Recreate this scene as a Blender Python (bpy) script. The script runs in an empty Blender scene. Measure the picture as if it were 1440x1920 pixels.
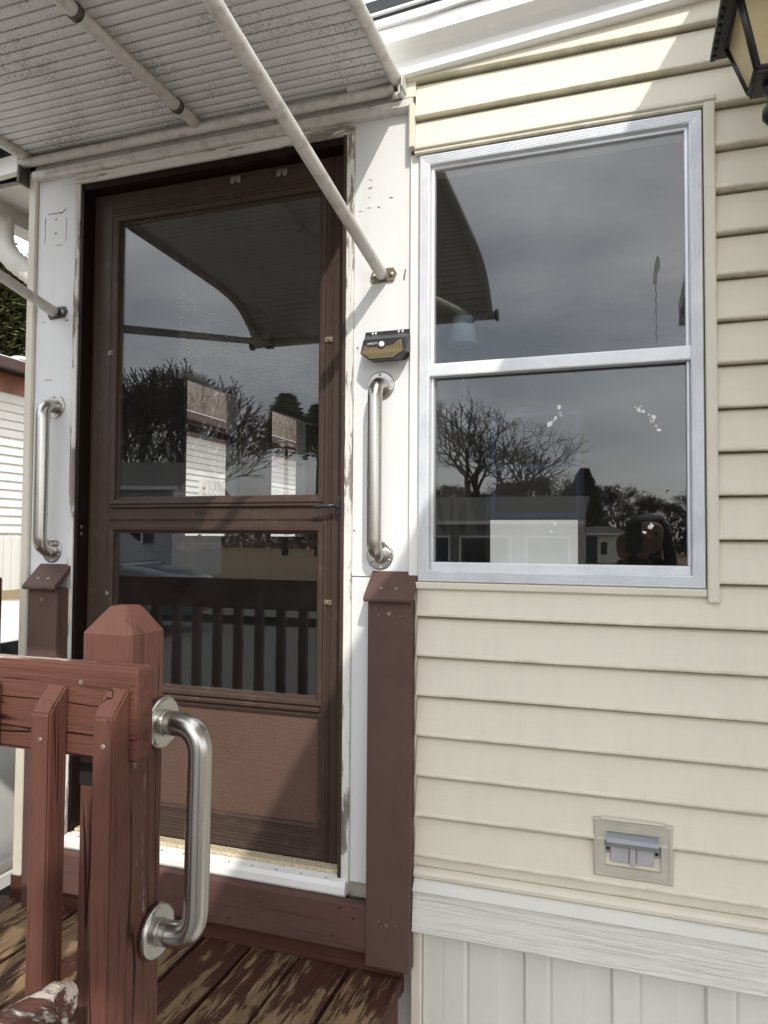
import bpy, bmesh, math, random
from mathutils import Vector, Matrix, Quaternion
random.seed(7)
R = math.radians
scene = bpy.context.scene
COL = scene.collection

# ------------------------------------------------------------------ camera, sky, sun, exposure
yaw, pitch, roll = R(18.41), R(2.073), R(0.377)
fwd = Vector((-math.sin(yaw)*math.cos(pitch), math.cos(yaw)*math.cos(pitch), math.sin(pitch)))
r0 = Vector((math.cos(yaw), math.sin(yaw), 0)); u0 = r0.cross(fwd)
rt = math.cos(roll)*r0 + math.sin(roll)*u0
up = -math.sin(roll)*r0 + math.cos(roll)*u0
cd = bpy.data.cameras.new('camera'); cam = bpy.data.objects.new('camera', cd); COL.objects.link(cam)
cam.matrix_world = Matrix(((rt.x, up.x, -fwd.x, 0), (rt.y, up.y, -fwd.y, -1.85), (rt.z, up.z, -fwd.z, 1.6), (0, 0, 0, 1)))
cd.sensor_fit = 'HORIZONTAL'; cd.sensor_width = 36; cd.lens = 33.77
cd.clip_start = 0.01; cd.clip_end = 500
scene.camera = cam

SUN = Vector((-0.57, 1.0, -1.0)).normalized()          # direction the light travels
sd = bpy.data.lights.new('sun', 'SUN'); sun = bpy.data.objects.new('sun', sd); COL.objects.link(sun)
sd.energy = 2.3; sd.angle = R(0.6); sd.color = (1.0, 0.955, 0.88)
sun.rotation_euler = SUN.to_track_quat('-Z', 'Y').to_euler(); sun.location = (6, -10, 12)

w = bpy.data.worlds.new('World'); scene.world = w; w.use_nodes = True
nt = w.node_tree; nt.nodes.clear()
sky = nt.nodes.new('ShaderNodeTexSky'); sky.sky_type = 'NISHITA'; sky.sun_disc = False
sky.sun_elevation = math.asin(-SUN.z); sky.sun_rotation = math.atan2(-SUN.x, -SUN.y)
sky.dust_density = 2.0
tc = nt.nodes.new('ShaderNodeTexCoord')
mp = nt.nodes.new('ShaderNodeMapping'); mp.inputs['Scale'].default_value = (1.6, 1.6, 5.0)
ns = nt.nodes.new('ShaderNodeTexNoise'); ns.inputs['Scale'].default_value = 1.7; ns.inputs['Detail'].default_value = 6
rp = nt.nodes.new('ShaderNodeValToRGB')
rp.color_ramp.elements[0].position = 0.34; rp.color_ramp.elements[0].color = (0.25,)*3 + (1,)
rp.color_ramp.elements[1].position = 0.66; rp.color_ramp.elements[1].color = (0.95,)*3 + (1,)
mx = nt.nodes.new('ShaderNodeMix'); mx.data_type = 'RGBA'
mx.inputs['B'].default_value = (15.5, 15.8, 16.2, 1)    # thin bright cloud veil, in the sky node's own units
bg = nt.nodes.new('ShaderNodeBackground'); bg.inputs['Strength'].default_value = 0.12
wo = nt.nodes.new('ShaderNodeOutputWorld')
L = nt.links.new
L(tc.outputs['Generated'], mp.inputs['Vector']); L(mp.outputs['Vector'], ns.inputs['Vector'])
L(ns.outputs['Fac'], rp.inputs['Fac']); L(rp.outputs['Color'], mx.inputs['Factor'])
L(sky.outputs['Color'], mx.inputs['A']); L(mx.outputs['Result'], bg.inputs['Color']); L(bg.outputs['Background'], wo.inputs['Surface'])

vs = scene.view_settings
vs.view_transform = 'Standard'; vs.look = 'None'; vs.gamma = 1.0; vs.use_curve_mapping = False
vs.exposure = 0.52
scene.render.engine = 'CYCLES'
scene.cycles.max_bounces = 10; scene.cycles.transparent_max_bounces = 24; scene.cycles.glossy_bounces = 5

# ------------------------------------------------------------------ material helpers
class NT:
    def __init__(s, name):
        s.m = bpy.data.materials.new(name); s.m.use_nodes = True; s.t = s.m.node_tree
        s.b = s.t.nodes['Principled BSDF']; s.o = s.t.nodes['Material Output']
    def n(s, typ, **kw):
        x = s.t.nodes.new(typ)
        for k, v in kw.items(): setattr(x, k, v)
        return x
    def l(s, a, b): s.t.links.new(a, b)
    def set(s, **kw):
        for k, v in kw.items():
            k = k.replace('_', ' ').title() if k != 'IOR' else k
            s.b.inputs[k].default_value = v
    def coords(s, scale=(1, 1, 1), rnd=True):
        tcn = s.n('ShaderNodeTexCoord'); v = tcn.outputs['Object']
        if rnd:
            oi = s.n('ShaderNodeObjectInfo'); ml = s.n('ShaderNodeMath', operation='MULTIPLY'); ml.inputs[1].default_value = 57.3
            s.l(oi.outputs['Random'], ml.inputs[0])
            ad = s.n('ShaderNodeVectorMath', operation='ADD'); s.l(v, ad.inputs[0]); s.l(ml.outputs[0], ad.inputs[1]); v = ad.outputs[0]
        mpn = s.n('ShaderNodeMapping'); mpn.inputs['Scale'].default_value = scale; s.l(v, mpn.inputs['Vector'])
        return mpn.outputs['Vector']
    def noise(s, v, scale=5, detail=4, rough=0.55, dist=0.0):
        x = s.n('ShaderNodeTexNoise'); x.inputs['Scale'].default_value = scale; x.inputs['Detail'].default_value = detail
        x.inputs['Roughness'].default_value = rough; x.inputs['Distortion'].default_value = dist
        s.l(v, x.inputs['Vector']); return x.outputs['Fac']
    def voro(s, v, scale=5, out='Distance', feature='F1'):
        x = s.n('ShaderNodeTexVoronoi', feature=feature); x.inputs['Scale'].default_value = scale; s.l(v, x.inputs['Vector']); return x.outputs[out]
    def wave(s, v, scale=5, dist=2, axis='X', detail=2):
        x = s.n('ShaderNodeTexWave', bands_direction=axis); x.inputs['Scale'].default_value = scale; x.inputs['Distortion'].default_value = dist
        x.inputs['Detail'].default_value = detail; s.l(v, x.inputs['Vector']); return x.outputs['Fac']
    def ramp(s, f, stops):
        x = s.n('ShaderNodeValToRGB'); e = x.color_ramp.elements
        while len(e) < len(stops): e.new(0.5)
        for i, (p, c) in enumerate(stops):
            e[i].position = p; e[i].color = (c if isinstance(c, tuple) else (c, c, c)) + (1,)
        s.l(f, x.inputs['Fac']); return x.outputs['Color']
    def mix(s, f, a, b, blend='MIX'):
        x = s.n('ShaderNodeMix', data_type='RGBA', blend_type=blend)
        for sock, v in (('Factor', f), ('A', a), ('B', b)):
            if isinstance(v, (int, float)): x.inputs[sock].default_value = v
            elif isinstance(v, tuple): x.inputs[sock].default_value = v + (1,)
            else: s.l(v, x.inputs[sock])
        return x.outputs['Result']
    def math(s, op, a, b=None):
        x = s.n('ShaderNodeMath', operation=op)
        for i, v in ((0, a), (1, b)):
            if v is None: continue
            if isinstance(v, (int, float)): x.inputs[i].default_value = v
            else: s.l(v, x.inputs[i])
        return x.outputs[0]
    def bump(s, h, strength=0.3, dist=0.002, prev=None):
        x = s.n('ShaderNodeBump'); x.inputs['Strength'].default_value = strength; x.inputs['Distance'].default_value = dist
        s.l(h, x.inputs['Height'])
        if prev: s.l(prev, x.inputs['Normal'])
        s.l(x.outputs['Normal'], s.b.inputs['Normal']); return x.outputs['Normal']
    def col(s, c):
        if isinstance(c, tuple): s.b.inputs['Base Color'].default_value = c + (1,)
        else: s.l(c, s.b.inputs['Base Color'])
MT = {}
def plain(name, c, rough=0.5, metal=0.0, var=0.12, scale=9, bump=0.0, bscale=120):
    a = NT(name); v = a.coords()
    f = a.noise(v, scale, 5, 0.6)
    d = tuple(x*(1-var) for x in c); e = tuple(min(1, x*(1+var)) for x in c)
    a.col(a.ramp(f, [(0.3, d), (0.7, e)])); a.set(roughness=rough, metallic=metal)
    if bump: a.bump(a.noise(v, bscale, 3), bump, 0.001)
    MT[name] = a.m; return a.m
def stretch(axis, long=1.0, cross=14.0):
    return tuple(long if k == axis else cross for k in 'XYZ')

def painted_wood(name, paint, axis, peel=0.5, bare=(0.55, 0.42, 0.3), amount=0.5, rough=0.55, grain=0.5, crackc=0.35, soft=0.03, crack=0.0):
    """paint over grained wood, worn off in ragged flakes along the grain; amount 0..1 sets how much is bare"""
    a = NT(name); v = a.coords()
    def st(lo, cr):
        m_ = a.n('ShaderNodeMapping'); m_.inputs['Scale'].default_value = stretch(axis, lo, cr); a.l(v, m_.inputs['Vector']); return m_.outputs['Vector']
    vg, vp, vc, vf = st(1.2, 22), st(0.8, 5.0), st(0.55, 11), st(9, 60)
    g = a.noise(vg, 3.2, 7, 0.68, 0.5)
    blot = a.noise(v, 7, 6, 0.65)
    pc = a.mix(blot, tuple(x*0.72 for x in paint), tuple(min(1, x*1.28) for x in paint))
    pc = a.mix(a.ramp(g, [(0.28, 1.0), (0.44, 0.0)]), pc, tuple(x*crackc for x in paint))
    wood = a.ramp(g, [(0.25, tuple(x*0.35 for x in bare)), (0.48, tuple(x*.85 for x in bare)), (0.62, bare), (0.78, tuple(min(1, x*1.35) for x in bare))])
    wood = a.mix(a.ramp(a.noise(v, 9, 4), [(0.4, 0.45), (0.6, 0.0)]), wood, tuple(x*.4 for x in bare))
    n1 = a.noise(vp, 5.5, 10, 0.72, 0.3); n2 = a.noise(v, 2.2, 3); n3 = a.noise(vf, 1.0, 4, 0.7)
    mask = a.math('ADD', a.math('ADD', a.math('MULTIPLY', n1, 0.62), a.math('MULTIPLY', n2, 0.32)), a.math('MULTIPLY', n3, 0.16))
    th = 0.83 - amount*0.52
    mk = a.ramp(mask, [(th, 0.0), (th+soft, 1.0)])
    c = a.mix(mk, pc, wood)
    h = a.math('SUBTRACT', a.math('MULTIPLY', g, 1.2), a.math('MULTIPLY', mk, 0.5))
    if crack:
        ck = a.math('ABSOLUTE', a.math('SUBTRACT', a.noise(vc, 1.5, 3, 0.5, 0.5), 0.47))
        cm = a.ramp(ck, [(0.0, 1.0), (crack, 0.0)]); br = a.ramp(a.noise(v, 3.5, 2), [(0.45, 0.0), (0.55, 1.0)]); cm = a.math('MULTIPLY', cm, br)
        c = a.mix(cm, c, tuple(x*.12 for x in paint)); h = a.math('SUBTRACT', h, a.math('MULTIPLY', cm, 1.6))
    a.col(c); a.l(a.mix(mk, (rough,)*3, (0.85,)*3), a.b.inputs['Roughness'])
    a.b.inputs['Specular IOR Level'].default_value = 0.18
    a.bump(h, grain, 0.003)
    MT[name] = a.m
brown = (0.114, 0.047, 0.033)
for ax in 'XYZ':
    painted_wood('brown_wood_'+ax, brown, ax, amount=0.23, bare=(0.40, 0.27, 0.22), grain=0.95, crack=0.014)
    painted_wood('deck_wood_'+ax, (0.066, 0.027, 0.020), ax, amount=0.555, bare=(0.27, 0.18, 0.10), grain=1.0, crack=0.012)
    painted_wood('flaking_white_'+ax, (0.72, 0.71, 0.67), ax, amount=0.5, bare=(0.34, 0.3, 0.25), grain=0.9, crackc=0.3)
painted_wood('top_worn_X', (0.115, 0.047, 0.035), 'X', amount=0.46, bare=(0.60, 0.48, 0.41), grain=0.6)
painted_wood('brown_smooth_Z', (0.104, 0.062, 0.053), 'Z', amount=0.06, bare=(0.5, 0.4, 0.34), grain=0.14, crackc=0.8)
painted_wood('brown_base_X', (0.108, 0.058, 0.049), 'X', amount=0.13, bare=(0.5, 0.42, 0.36), grain=0.3, crackc=0.6)
painted_wood('post_worn', (0.122, 0.055, 0.039), 'Z', amount=0.38, bare=(0.46, 0.33, 0.28), grain=1.0, crack=0.016)
painted_wood('handrail_wood', (0.07, 0.03, 0.022), 'X', amount=0.56, bare=(0.46, 0.40, 0.35), grain=1.0)
painted_wood('dark_jamb', (0.014, 0.008, 0.007), 'Z', amount=0.08, bare=(0.2, 0.15, 0.12), grain=0.3, rough=0.35)

def siding_mat(name, c, axis='X', dirt=(0.32, 0.33, 0.2), grainb=0.12):
    a = NT(name); v = a.coords()
    ms = a.n('ShaderNodeMapping'); ms.inputs['Scale'].default_value = stretch(axis, 2.5, 45); a.l(v, ms.inputs['Vector'])
    g = a.noise(ms.outputs['Vector'], 2.4, 5, 0.6, 0.6)
    f = a.noise(v, 3.0, 5, 0.6)
    base = a.mix(f, tuple(x*0.94 for x in c), tuple(min(1, x*1.04) for x in c))
    sp = a.ramp(a.noise(v, 60, 3, 0.7), [(0.70, 0.0), (0.78, 1.0)])
    base = a.mix(a.math('MULTIPLY', sp, 0.18), base, tuple(x*0.75 for x in c))
    # dirt that settles on the drip edge of each course
    sep = a.n('ShaderNodeSeparateXYZ'); tcn = a.n('ShaderNodeTexCoord'); a.l(tcn.outputs['Generated'], sep.inputs[0])
    edge = a.ramp(sep.outputs['Z'], [(0.03, 1.0), (0.12, 0.0)])
    dn = a.ramp(a.noise(v, 11, 6, 0.7), [(0.42, 0.0), (0.62, 1.0)])
    base = a.mix(a.math('MULTIPLY', a.math('MULTIPLY', edge, dn), 0.55), base, dirt)
    m3 = a.n('ShaderNodeMapping'); m3.inputs['Scale'].default_value = (9, 9, 0.8); a.l(v, m3.inputs['Vector'])
    st_ = a.ramp(a.noise(m3.outputs['Vector'], 2.0, 7, 0.7), [(0.48, 0.0), (0.72, 1.0)])
    base = a.mix(a.math('MULTIPLY', st_, 0.13), base, tuple(x*0.62 for x in c))
    a.col(base); a.set(roughness=0.45); a.b.inputs['Specular IOR Level'].default_value = 0.35
    a.bump(g, grainb, 0.0015)
    MT[name] = a.m
siding_mat('cream_siding', (0.705, 0.663, 0.542), grainb=0.25)
siding_mat('white_siding', (0.74, 0.72, 0.67))
siding_mat('grey_siding', (0.5, 0.52, 0.53))
plain('cream_trim', (0.67, 0.632, 0.525), 0.4, var=0.05)
plain('dull_trim', (0.52, 0.49, 0.41), 0.5, var=0.1)
a = NT('skirt_white'); v = a.coords(); 
ms = a.n('ShaderNodeMapping'); ms.inputs['Scale'].default_value = (60, 60, 3); a.l(v, ms.inputs['Vector'])
g = a.noise(ms.outputs['Vector'], 2.2, 5, 0.6, 0.5)
a.col(a.mix(a.noise(v, 4, 5), (0.60, 0.59, 0.545), (0.70, 0.69, 0.645))); a.set(roughness=0.5); a.bump(g, 0.2, 0.002); MT['skirt_white'] = a.m
a = NT('band_grain'); v = a.coords()
ms = a.n('ShaderNodeMapping'); ms.inputs['Scale'].default_value = (1.1, 55, 55); a.l(v, ms.inputs['Vector'])
g = a.noise(ms.outputs['Vector'], 3.2, 6, 0.6, 1.6)
a.col(a.mix(a.ramp(g, [(0.32, 0.0), (0.5, 1.0)]), (0.53, 0.52, 0.47), (0.72, 0.71, 0.655))); a.set(roughness=0.5); a.bump(g, 0.9, 0.004); MT['band_grain'] = a.m
a = NT('white_panel'); v = a.coords()
f = a.noise(v, 2.5, 6, 0.6); sc_ = a.ramp(a.noise(v, 34, 4, 0.7), [(0.70, 0.0), (0.76, 1.0)])
ms = a.n('ShaderNodeMapping'); ms.inputs['Scale'].default_value = (26, 26, 1.2); a.l(v, ms.inputs['Vector'])
run = a.ramp(a.noise(ms.outputs['Vector'], 1.3, 5, 0.6), [(0.55, 0.0), (0.8, 1.0)])
c = a.mix(f, (0.70, 0.71, 0.71), (0.76, 0.77, 0.77)); c = a.mix(a.math('MULTIPLY', run, 0.16), c, (0.45, 0.42, 0.36)); c = a.mix(a.math('MULTIPLY', sc_, 0.22), c, (0.4, 0.38, 0.34))
a.col(c); a.set(roughness=0.38); a.bump(a.noise(v, 240, 2), 0.06, 0.001); MT['white_panel'] = a.m
plain('scuff', (0.22, 0.19, 0.16), 0.8, var=0.3)
plain('white_trim', (0.78, 0.78, 0.76), 0.35, var=0.05)
plain('gutter_white', (0.78, 0.77, 0.72), 0.4, var=0.08)
def brushed(name, c, rough, axis='Z', var=0.06, bump=0.03):
    a = NT(name); v = a.coords(stretch(axis, 1.0, 60)); v2 = a.coords()
    g = a.noise(v, 6, 4, 0.6); f = a.noise(v2, 9, 2, 0.5)
    a.col(a.mix(f, tuple(x*(1-var) for x in c), tuple(min(1, x*(1+var)) for x in c)))
    a.l(a.ramp(f, [(0.25, rough*0.92), (0.75, min(1, rough*1.1))]), a.b.inputs['Roughness'])
    a.set(metallic=1.0); MT[name] = a.m
brushed('steel', (0.50, 0.485, 0.455), 0.27)
brushed('screw_steel', (0.5, 0.48, 0.44), 0.35)
a = NT('aluminium'); v = a.coords(); f = a.noise(v, 10, 7, 0.7); f2 = a.noise(v, 2.2, 4)
a.col(a.mix(a.ramp(f, [(0.3, 0.0), (0.7, 1.0)]), (0.60, 0.62, 0.65), (0.74, 0.76, 0.78))); a.set(metallic=0.35)
a.l(a.ramp(f2, [(0.3, 0.34), (0.7, 0.55)]), a.b.inputs['Roughness']); a.bump(a.noise(v, 90, 4), 0.08, 0.001); MT['aluminium'] = a.m
a = NT('brown_aluminium'); v = a.coords()
f = a.noise(v, 5, 6, 0.65); f2 = a.ramp(a.noise(v, 22, 6, 0.7), [(0.55, 0.0), (0.75, 1.0)])
c = a.mix(f, (0.044, 0.0285, 0.022), (0.070, 0.046, 0.036)); c = a.mix(a.math('MULTIPLY', f2, 0.35), c, (0.17, 0.12, 0.09))
a.col(c); a.set(roughness=0.4); a.b.inputs['Specular IOR Level'].default_value = 0.22; a.bump(a.noise(v, 60, 3), 0.04, 0.001); MT['brown_aluminium'] = a.m
a = NT('kick_embossed'); v = a.coords()
ms = a.n('ShaderNodeMapping'); ms.inputs['Scale'].default_value = (70, 70, 130); ms.inputs['Rotation'].default_value = (0, R(25), 0); a.l(v, ms.inputs['Vector'])
h = a.noise(ms.outputs['Vector'], 1.6, 3, 0.5, 0.8)
f = a.noise(v, 4, 6, 0.65)
smear = a.ramp(a.noise(a.coords((5, 5, 9)), 2.3, 7, 0.7, 0.9), [(0.60, 0.0), (0.66, 1.0)])
c = a.mix(f, (0.088, 0.050, 0.037), (0.142, 0.088, 0.067)); c = a.mix(a.math('MULTIPLY', smear, 0.7), c, (0.055, 0.032, 0.02))
a.col(c); a.set(roughness=0.5); a.b.inputs['Specular IOR Level'].default_value = 0.2; a.bump(h, 0.7, 0.003); MT['kick_embossed'] = a.m
a = NT('awning_metal'); v = a.coords(rnd=False); tcg = a.n('ShaderNodeNewGeometry'); 
pos = tcg.outputs['Position']
mpp = a.n('ShaderNodeMapping'); a.l(pos, mpp.inputs['Vector']); pv = mpp.outputs['Vector']
nz = a.n('ShaderNodeTexNoise'); nz.inputs['Scale'].default_value = 20; a.l(pv, nz.inputs['Vector'])
dd = a.n('ShaderNodeVectorMath', operation='MULTIPLY_ADD'); dd.inputs[1].default_value = (0.02,)*3; a.l(nz.outputs['Color'], dd.inputs[0]); a.l(pv, dd.inputs[2])
vd = a.voro(dd.outputs[0], 120); dens = a.noise(pv, 5.0, 5, 0.6)
thr = a.math('MULTIPLY', a.ramp(dens, [(0.30, 0.0), (0.66, 1.0)]), 0.60)
spot = a.ramp(a.math('SUBTRACT', thr, vd), [(0.0, 0.0), (0.13, 1.0)])
vd2 = a.voro(dd.outputs[0], 260); spot2 = a.ramp(a.math('SUBTRACT', a.math('MULTIPLY', thr, 0.8), vd2), [(0.0, 0.0), (0.1, 1.0)])
film = a.noise(pv, 2.2, 5)
c = a.mix(film, (0.66, 0.655, 0.64), (0.78, 0.775, 0.76)); c = a.mix(a.math('MULTIPLY', spot, 0.38), c, (0.17, 0.16, 0.145)); c = a.mix(a.math('MULTIPLY', spot2, 0.38), c, (0.10, 0.09, 0.075))
a.col(c); a.set(roughness=0.55); MT['awning_metal'] = a.m
a = NT('awning_tube'); v = a.coords()
f = a.noise(v, 26, 7, 0.72); f2 = a.noise(v, 6, 4)
c = a.mix(f2, (0.56, 0.545, 0.51), (0.72, 0.705, 0.675)); c = a.mix(a.ramp(f, [(0.50, 0.0), (0.70, 0.6)]), c, (0.30, 0.27, 0.22))
a.col(c); a.set(roughness=0.55, metallic=0.15); a.bump(f, 0.2, 0.001); MT['awning_tube'] = a.m
plain('bracket_bronze', (0.26, 0.22, 0.16), 0.45, 0.6, var=0.25, scale=30)
plain('bracket_dark', (0.1, 0.095, 0.085), 0.5, 0.4, var=0.25, scale=30)
plain('black_plastic', (0.022, 0.024, 0.028), 0.38, var=0.2)
plain('black_metal', (0.012, 0.012, 0.013), 0.42, var=0.3, bump=0.1)
plain('black_roof', (0.02, 0.022, 0.026), 0.6, var=0.3)
plain('white_plastic', (0.8, 0.8, 0.8), 0.3, var=0.02)
plain('dark_hole', (0.01, 0.008, 0.007), 0.9, var=0.1)
a = NT('led_lens'); v = a.coords(rnd=False)
ms = a.n('ShaderNodeMapping'); ms.inputs['Scale'].default_value = (150, 150, 150); a.l(v, ms.inputs['Vector'])
vo = a.n('ShaderNodeTexVoronoi'); vo.inputs['Scale'].default_value = 1.0; vo.inputs['Randomness'].default_value = 0.0; a.l(ms.outputs['Vector'], vo.inputs['Vector'])
a.col(a.ramp(vo.outputs['Distance'], [(0.28, (0.10, 0.066, 0.025)), (0.5, (0.17, 0.14, 0.085))])); a.set(roughness=0.15); a.b.inputs['Coat Weight'].default_value = 0.6; MT['led_lens'] = a.m
a = NT('amber_glass'); v = a.coords(); f = a.noise(v, 9, 6, 0.7)
a.col(a.mix(f, (0.52, 0.42, 0.19), (0.74, 0.63, 0.36))); a.set(roughness=0.35); a.b.inputs['Transmission Weight'].default_value = 0.25; MT['amber_glass'] = a.m
def glass(name, r0v=0.055, tint=(0.86, 0.88, 0.88), haze=0.03):
    a = NT(name); a.t.nodes.remove(a.b)
    lw = a.n('ShaderNodeLayerWeight'); lw.inputs['Blend'].default_value = 0.5
    p5 = a.math('POWER', lw.outputs['Facing'], 5.0); fac = a.math('ADD', a.math('MULTIPLY', p5, 1-r0v), r0v)
    tr = a.n('ShaderNodeBsdfTransparent'); tr.inputs['Color'].default_value = tint + (1,)
    gl = a.n('ShaderNodeBsdfGlossy'); gl.inputs['Roughness'].default_value = 0.004
    df = a.n('ShaderNodeBsdfDiffuse'); df.inputs['Color'].default_value = (0.6, 0.6, 0.58, 1)
    v = a.coords(rnd=False)
    hz = a.math('MULTIPLY', a.ramp(a.noise(v, 5, 7, 0.7), [(0.35, 0.25), (0.75, 1.0)]), haze)
    m1 = a.n('ShaderNodeMixShader'); a.l(hz, m1.inputs[0]); a.l(tr.outputs[0], m1.inputs[1]); a.l(df.outputs[0], m1.inputs[2])
    m2 = a.n('ShaderNodeMixShader'); a.l(fac, m2.inputs[0]); a.l(m1.outputs[0], m2.inputs[1]); a.l(gl.outputs[0], m2.inputs[2])
    a.l(m2.outputs[0], a.o.inputs['Surface']); MT[name] = a.m
glass('pane_glass', 0.068, (0.94, 0.95, 0.95), haze=0.010); glass('door_glass', 0.062, (0.95, 0.955, 0.955), haze=0.010)
a = NT('carpet'); v = a.coords(rnd=False)
h = a.voro(v, 160); a.col(a.mix(h, (0.68, 0.60, 0.42), (0.4, 0.33, 0.2))); a.set(roughness=0.95); a.bump(h, 0.8, 0.004); MT['carpet'] = a.m
plain('outlet_plate', (0.46, 0.435, 0.36), 0.55, var=0.12, scale=14)
plain('outlet_grey', (0.40, 0.395, 0.41), 0.5, var=0.12, scale=14)
brushed('outlet_lid', (0.30, 0.315, 0.335), 0.5)
plain('blue_tape', (0.004, 0.014, 0.05), 0.7, var=0.1)
plain('paper_white', (0.80, 0.78, 0.74), 0.8, var=0.05)
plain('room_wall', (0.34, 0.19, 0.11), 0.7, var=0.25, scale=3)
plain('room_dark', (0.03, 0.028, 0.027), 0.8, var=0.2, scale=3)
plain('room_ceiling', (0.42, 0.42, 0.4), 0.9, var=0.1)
plain('lamp_shade', (0.3, 0.42, 0.5), 0.8)
plain('flake_white', (0.75, 0.75, 0.74), 0.7, var=0.05)
plain('rubber', (0.02, 0.02, 0.02), 0.8)
a = NT('car_white'); a.col((0.74, 0.74, 0.72)); a.set(roughness=0.25); a.b.inputs['Coat Weight'].default_value = 0.7; MT['car_white'] = a.m
a = NT('car_blue'); a.col((0.10, 0.15, 0.18)); a.set(roughness=0.25); a.b.inputs['Coat Weight'].default_value = 0.8; MT['car_blue'] = a.m
a = NT('car_glass'); a.col((0.012, 0.025, 0.028)); a.set(roughness=0.05); MT['car_glass'] = a.m
plain('bark', (0.06, 0.052, 0.046), 0.9, var=0.35, scale=12)
plain('pale_bark', (0.26, 0.22, 0.19), 0.9, var=0.3, scale=6)
a = NT('needles'); v = a.coords(rnd=False); oi = a.n('ShaderNodeNewGeometry')
a.col(a.mix(oi.outputs['Random Per Island'], (0.03, 0.045, 0.016), (0.15, 0.145, 0.055))); a.set(roughness=0.7); MT['needles'] = a.m
plain('brown_band', (0.26, 0.11, 0.065), 0.6, var=0.3, scale=3)
plain('maroon_gutter', (0.075, 0.04, 0.038), 0.5)
plain('house_grey', (0.23, 0.23, 0.22), 0.7, var=0.1); plain('roof_grey', (0.10, 0.095, 0.09), 0.9, var=0.2)
plain('window_dark', (0.02, 0.025, 0.03), 0.1); plain('shutter_dark', (0.03, 0.035, 0.045), 0.6)
plain('picket_white', (0.66, 0.64, 0.6), 0.7, var=0.15)
plain('skin', (0.34, 0.20, 0.145), 0.6, var=0.06); plain('coat', (0.012, 0.012, 0.014), 0.8, var=0.3); plain('hair', (0.03, 0.02, 0.016), 0.5, var=0.4, scale=60)
plain('jeans', (0.03, 0.04, 0.065), 0.85, var=0.2); plain('lip', (0.35, 0.12, 0.1), 0.5); plain('eye', (0.05, 0.04, 0.035), 0.2)
a = NT('leaf_ground'); v = a.coords(rnd=False)
big = a.noise(v, 0.6, 5); fine = a.noise(v, 30, 6, 0.75); vv = a.n('ShaderNodeTexVoronoi'); vv.inputs['Scale'].default_value = 26; a.l(v, vv.inputs['Vector'])
gr = a.mix(fine, (0.14, 0.115, 0.06), (0.30, 0.26, 0.15)); lf = a.mix(vv.outputs['Color'], (0.16, 0.07, 0.03), (0.42, 0.27, 0.15))
a.col(a.mix(a.ramp(big, [(0.42, 0.0), (0.58, 1.0)]), gr, lf)); a.set(roughness=0.95); a.bump(fine, 0.8, 0.03); MT['leaf_ground'] = a.m
a = NT('asphalt'); v = a.coords(rnd=False); a.col(a.mix(a.noise(v, 60, 5, 0.8), (0.10, 0.10, 0.097), (0.19, 0.187, 0.182))); a.set(roughness=0.9); a.bump(a.noise(v, 90, 3), 0.5, 0.01); MT['asphalt'] = a.m
a = NT('concrete'); v = a.coords(rnd=False); a.col(a.mix(a.noise(v, 7, 8, 0.7), (0.36, 0.35, 0.32), (0.52, 0.50, 0.47))); a.set(roughness=0.9); a.bump(a.noise(v, 90, 3), 0.3, 0.006); MT['concrete'] = a.m
a = NT('hill_wood'); v = a.coords((1, 1, 0.25), rnd=False); a.col(a.ramp(a.noise(v, 1.6, 9, 0.8), [(0.3, (0.10, 0.075, 0.055)), (0.52, (0.25, 0.20, 0.16)), (0.75, (0.36, 0.31, 0.26))])); a.set(roughness=1.0); a.bump(a.noise(v, 3, 8, 0.8), 1.0, 0.5); MT['hill_wood'] = a.m

# ------------------------------------------------------------------ geometry helpers
def BM(): return bmesh.new()
def box(bm, x0, x1, y0, y1, z0, z1, bev=0.0, seg=1):
    vs_ = [bm.verts.new(p) for p in ((x0,y0,z0),(x1,y0,z0),(x1,y1,z0),(x0,y1,z0),(x0,y0,z1),(x1,y0,z1),(x1,y1,z1),(x0,y1,z1))]
    fs = [bm.faces.new([vs_[i] for i in q]) for q in ((3,2,1,0),(4,5,6,7),(0,1,5,4),(1,2,6,5),(2,3,7,6),(3,0,4,7))]
    if bev > 0:
        es = list({e for f in fs for e in f.edges})
        bmesh.ops.bevel(bm, geom=es, offset=bev, segments=seg, profile=0.6, affect='EDGES')
    return bm
def prism(bm, poly, axis, a0, a1):
    """extrude a polygon; axis X: poly is (y,z); Y: (x,z); Z: (x,y)"""
    def P3(p, t): return (t, p[0], p[1]) if axis == 'X' else ((p[0], t, p[1]) if axis == 'Y' else (p[0], p[1], t))
    A = [bm.verts.new(P3(p, a0)) for p in poly]; B = [bm.verts.new(P3(p, a1)) for p in poly]
    n = len(poly)
    bm.faces.new(A); bm.faces.new(B[::-1])
    for i in range(n): bm.faces.new((A[i], B[i], B[(i+1) % n], A[(i+1) % n]))
    bmesh.ops.recalc_face_normals(bm, faces=bm.faces[:])
    return bm
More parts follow.
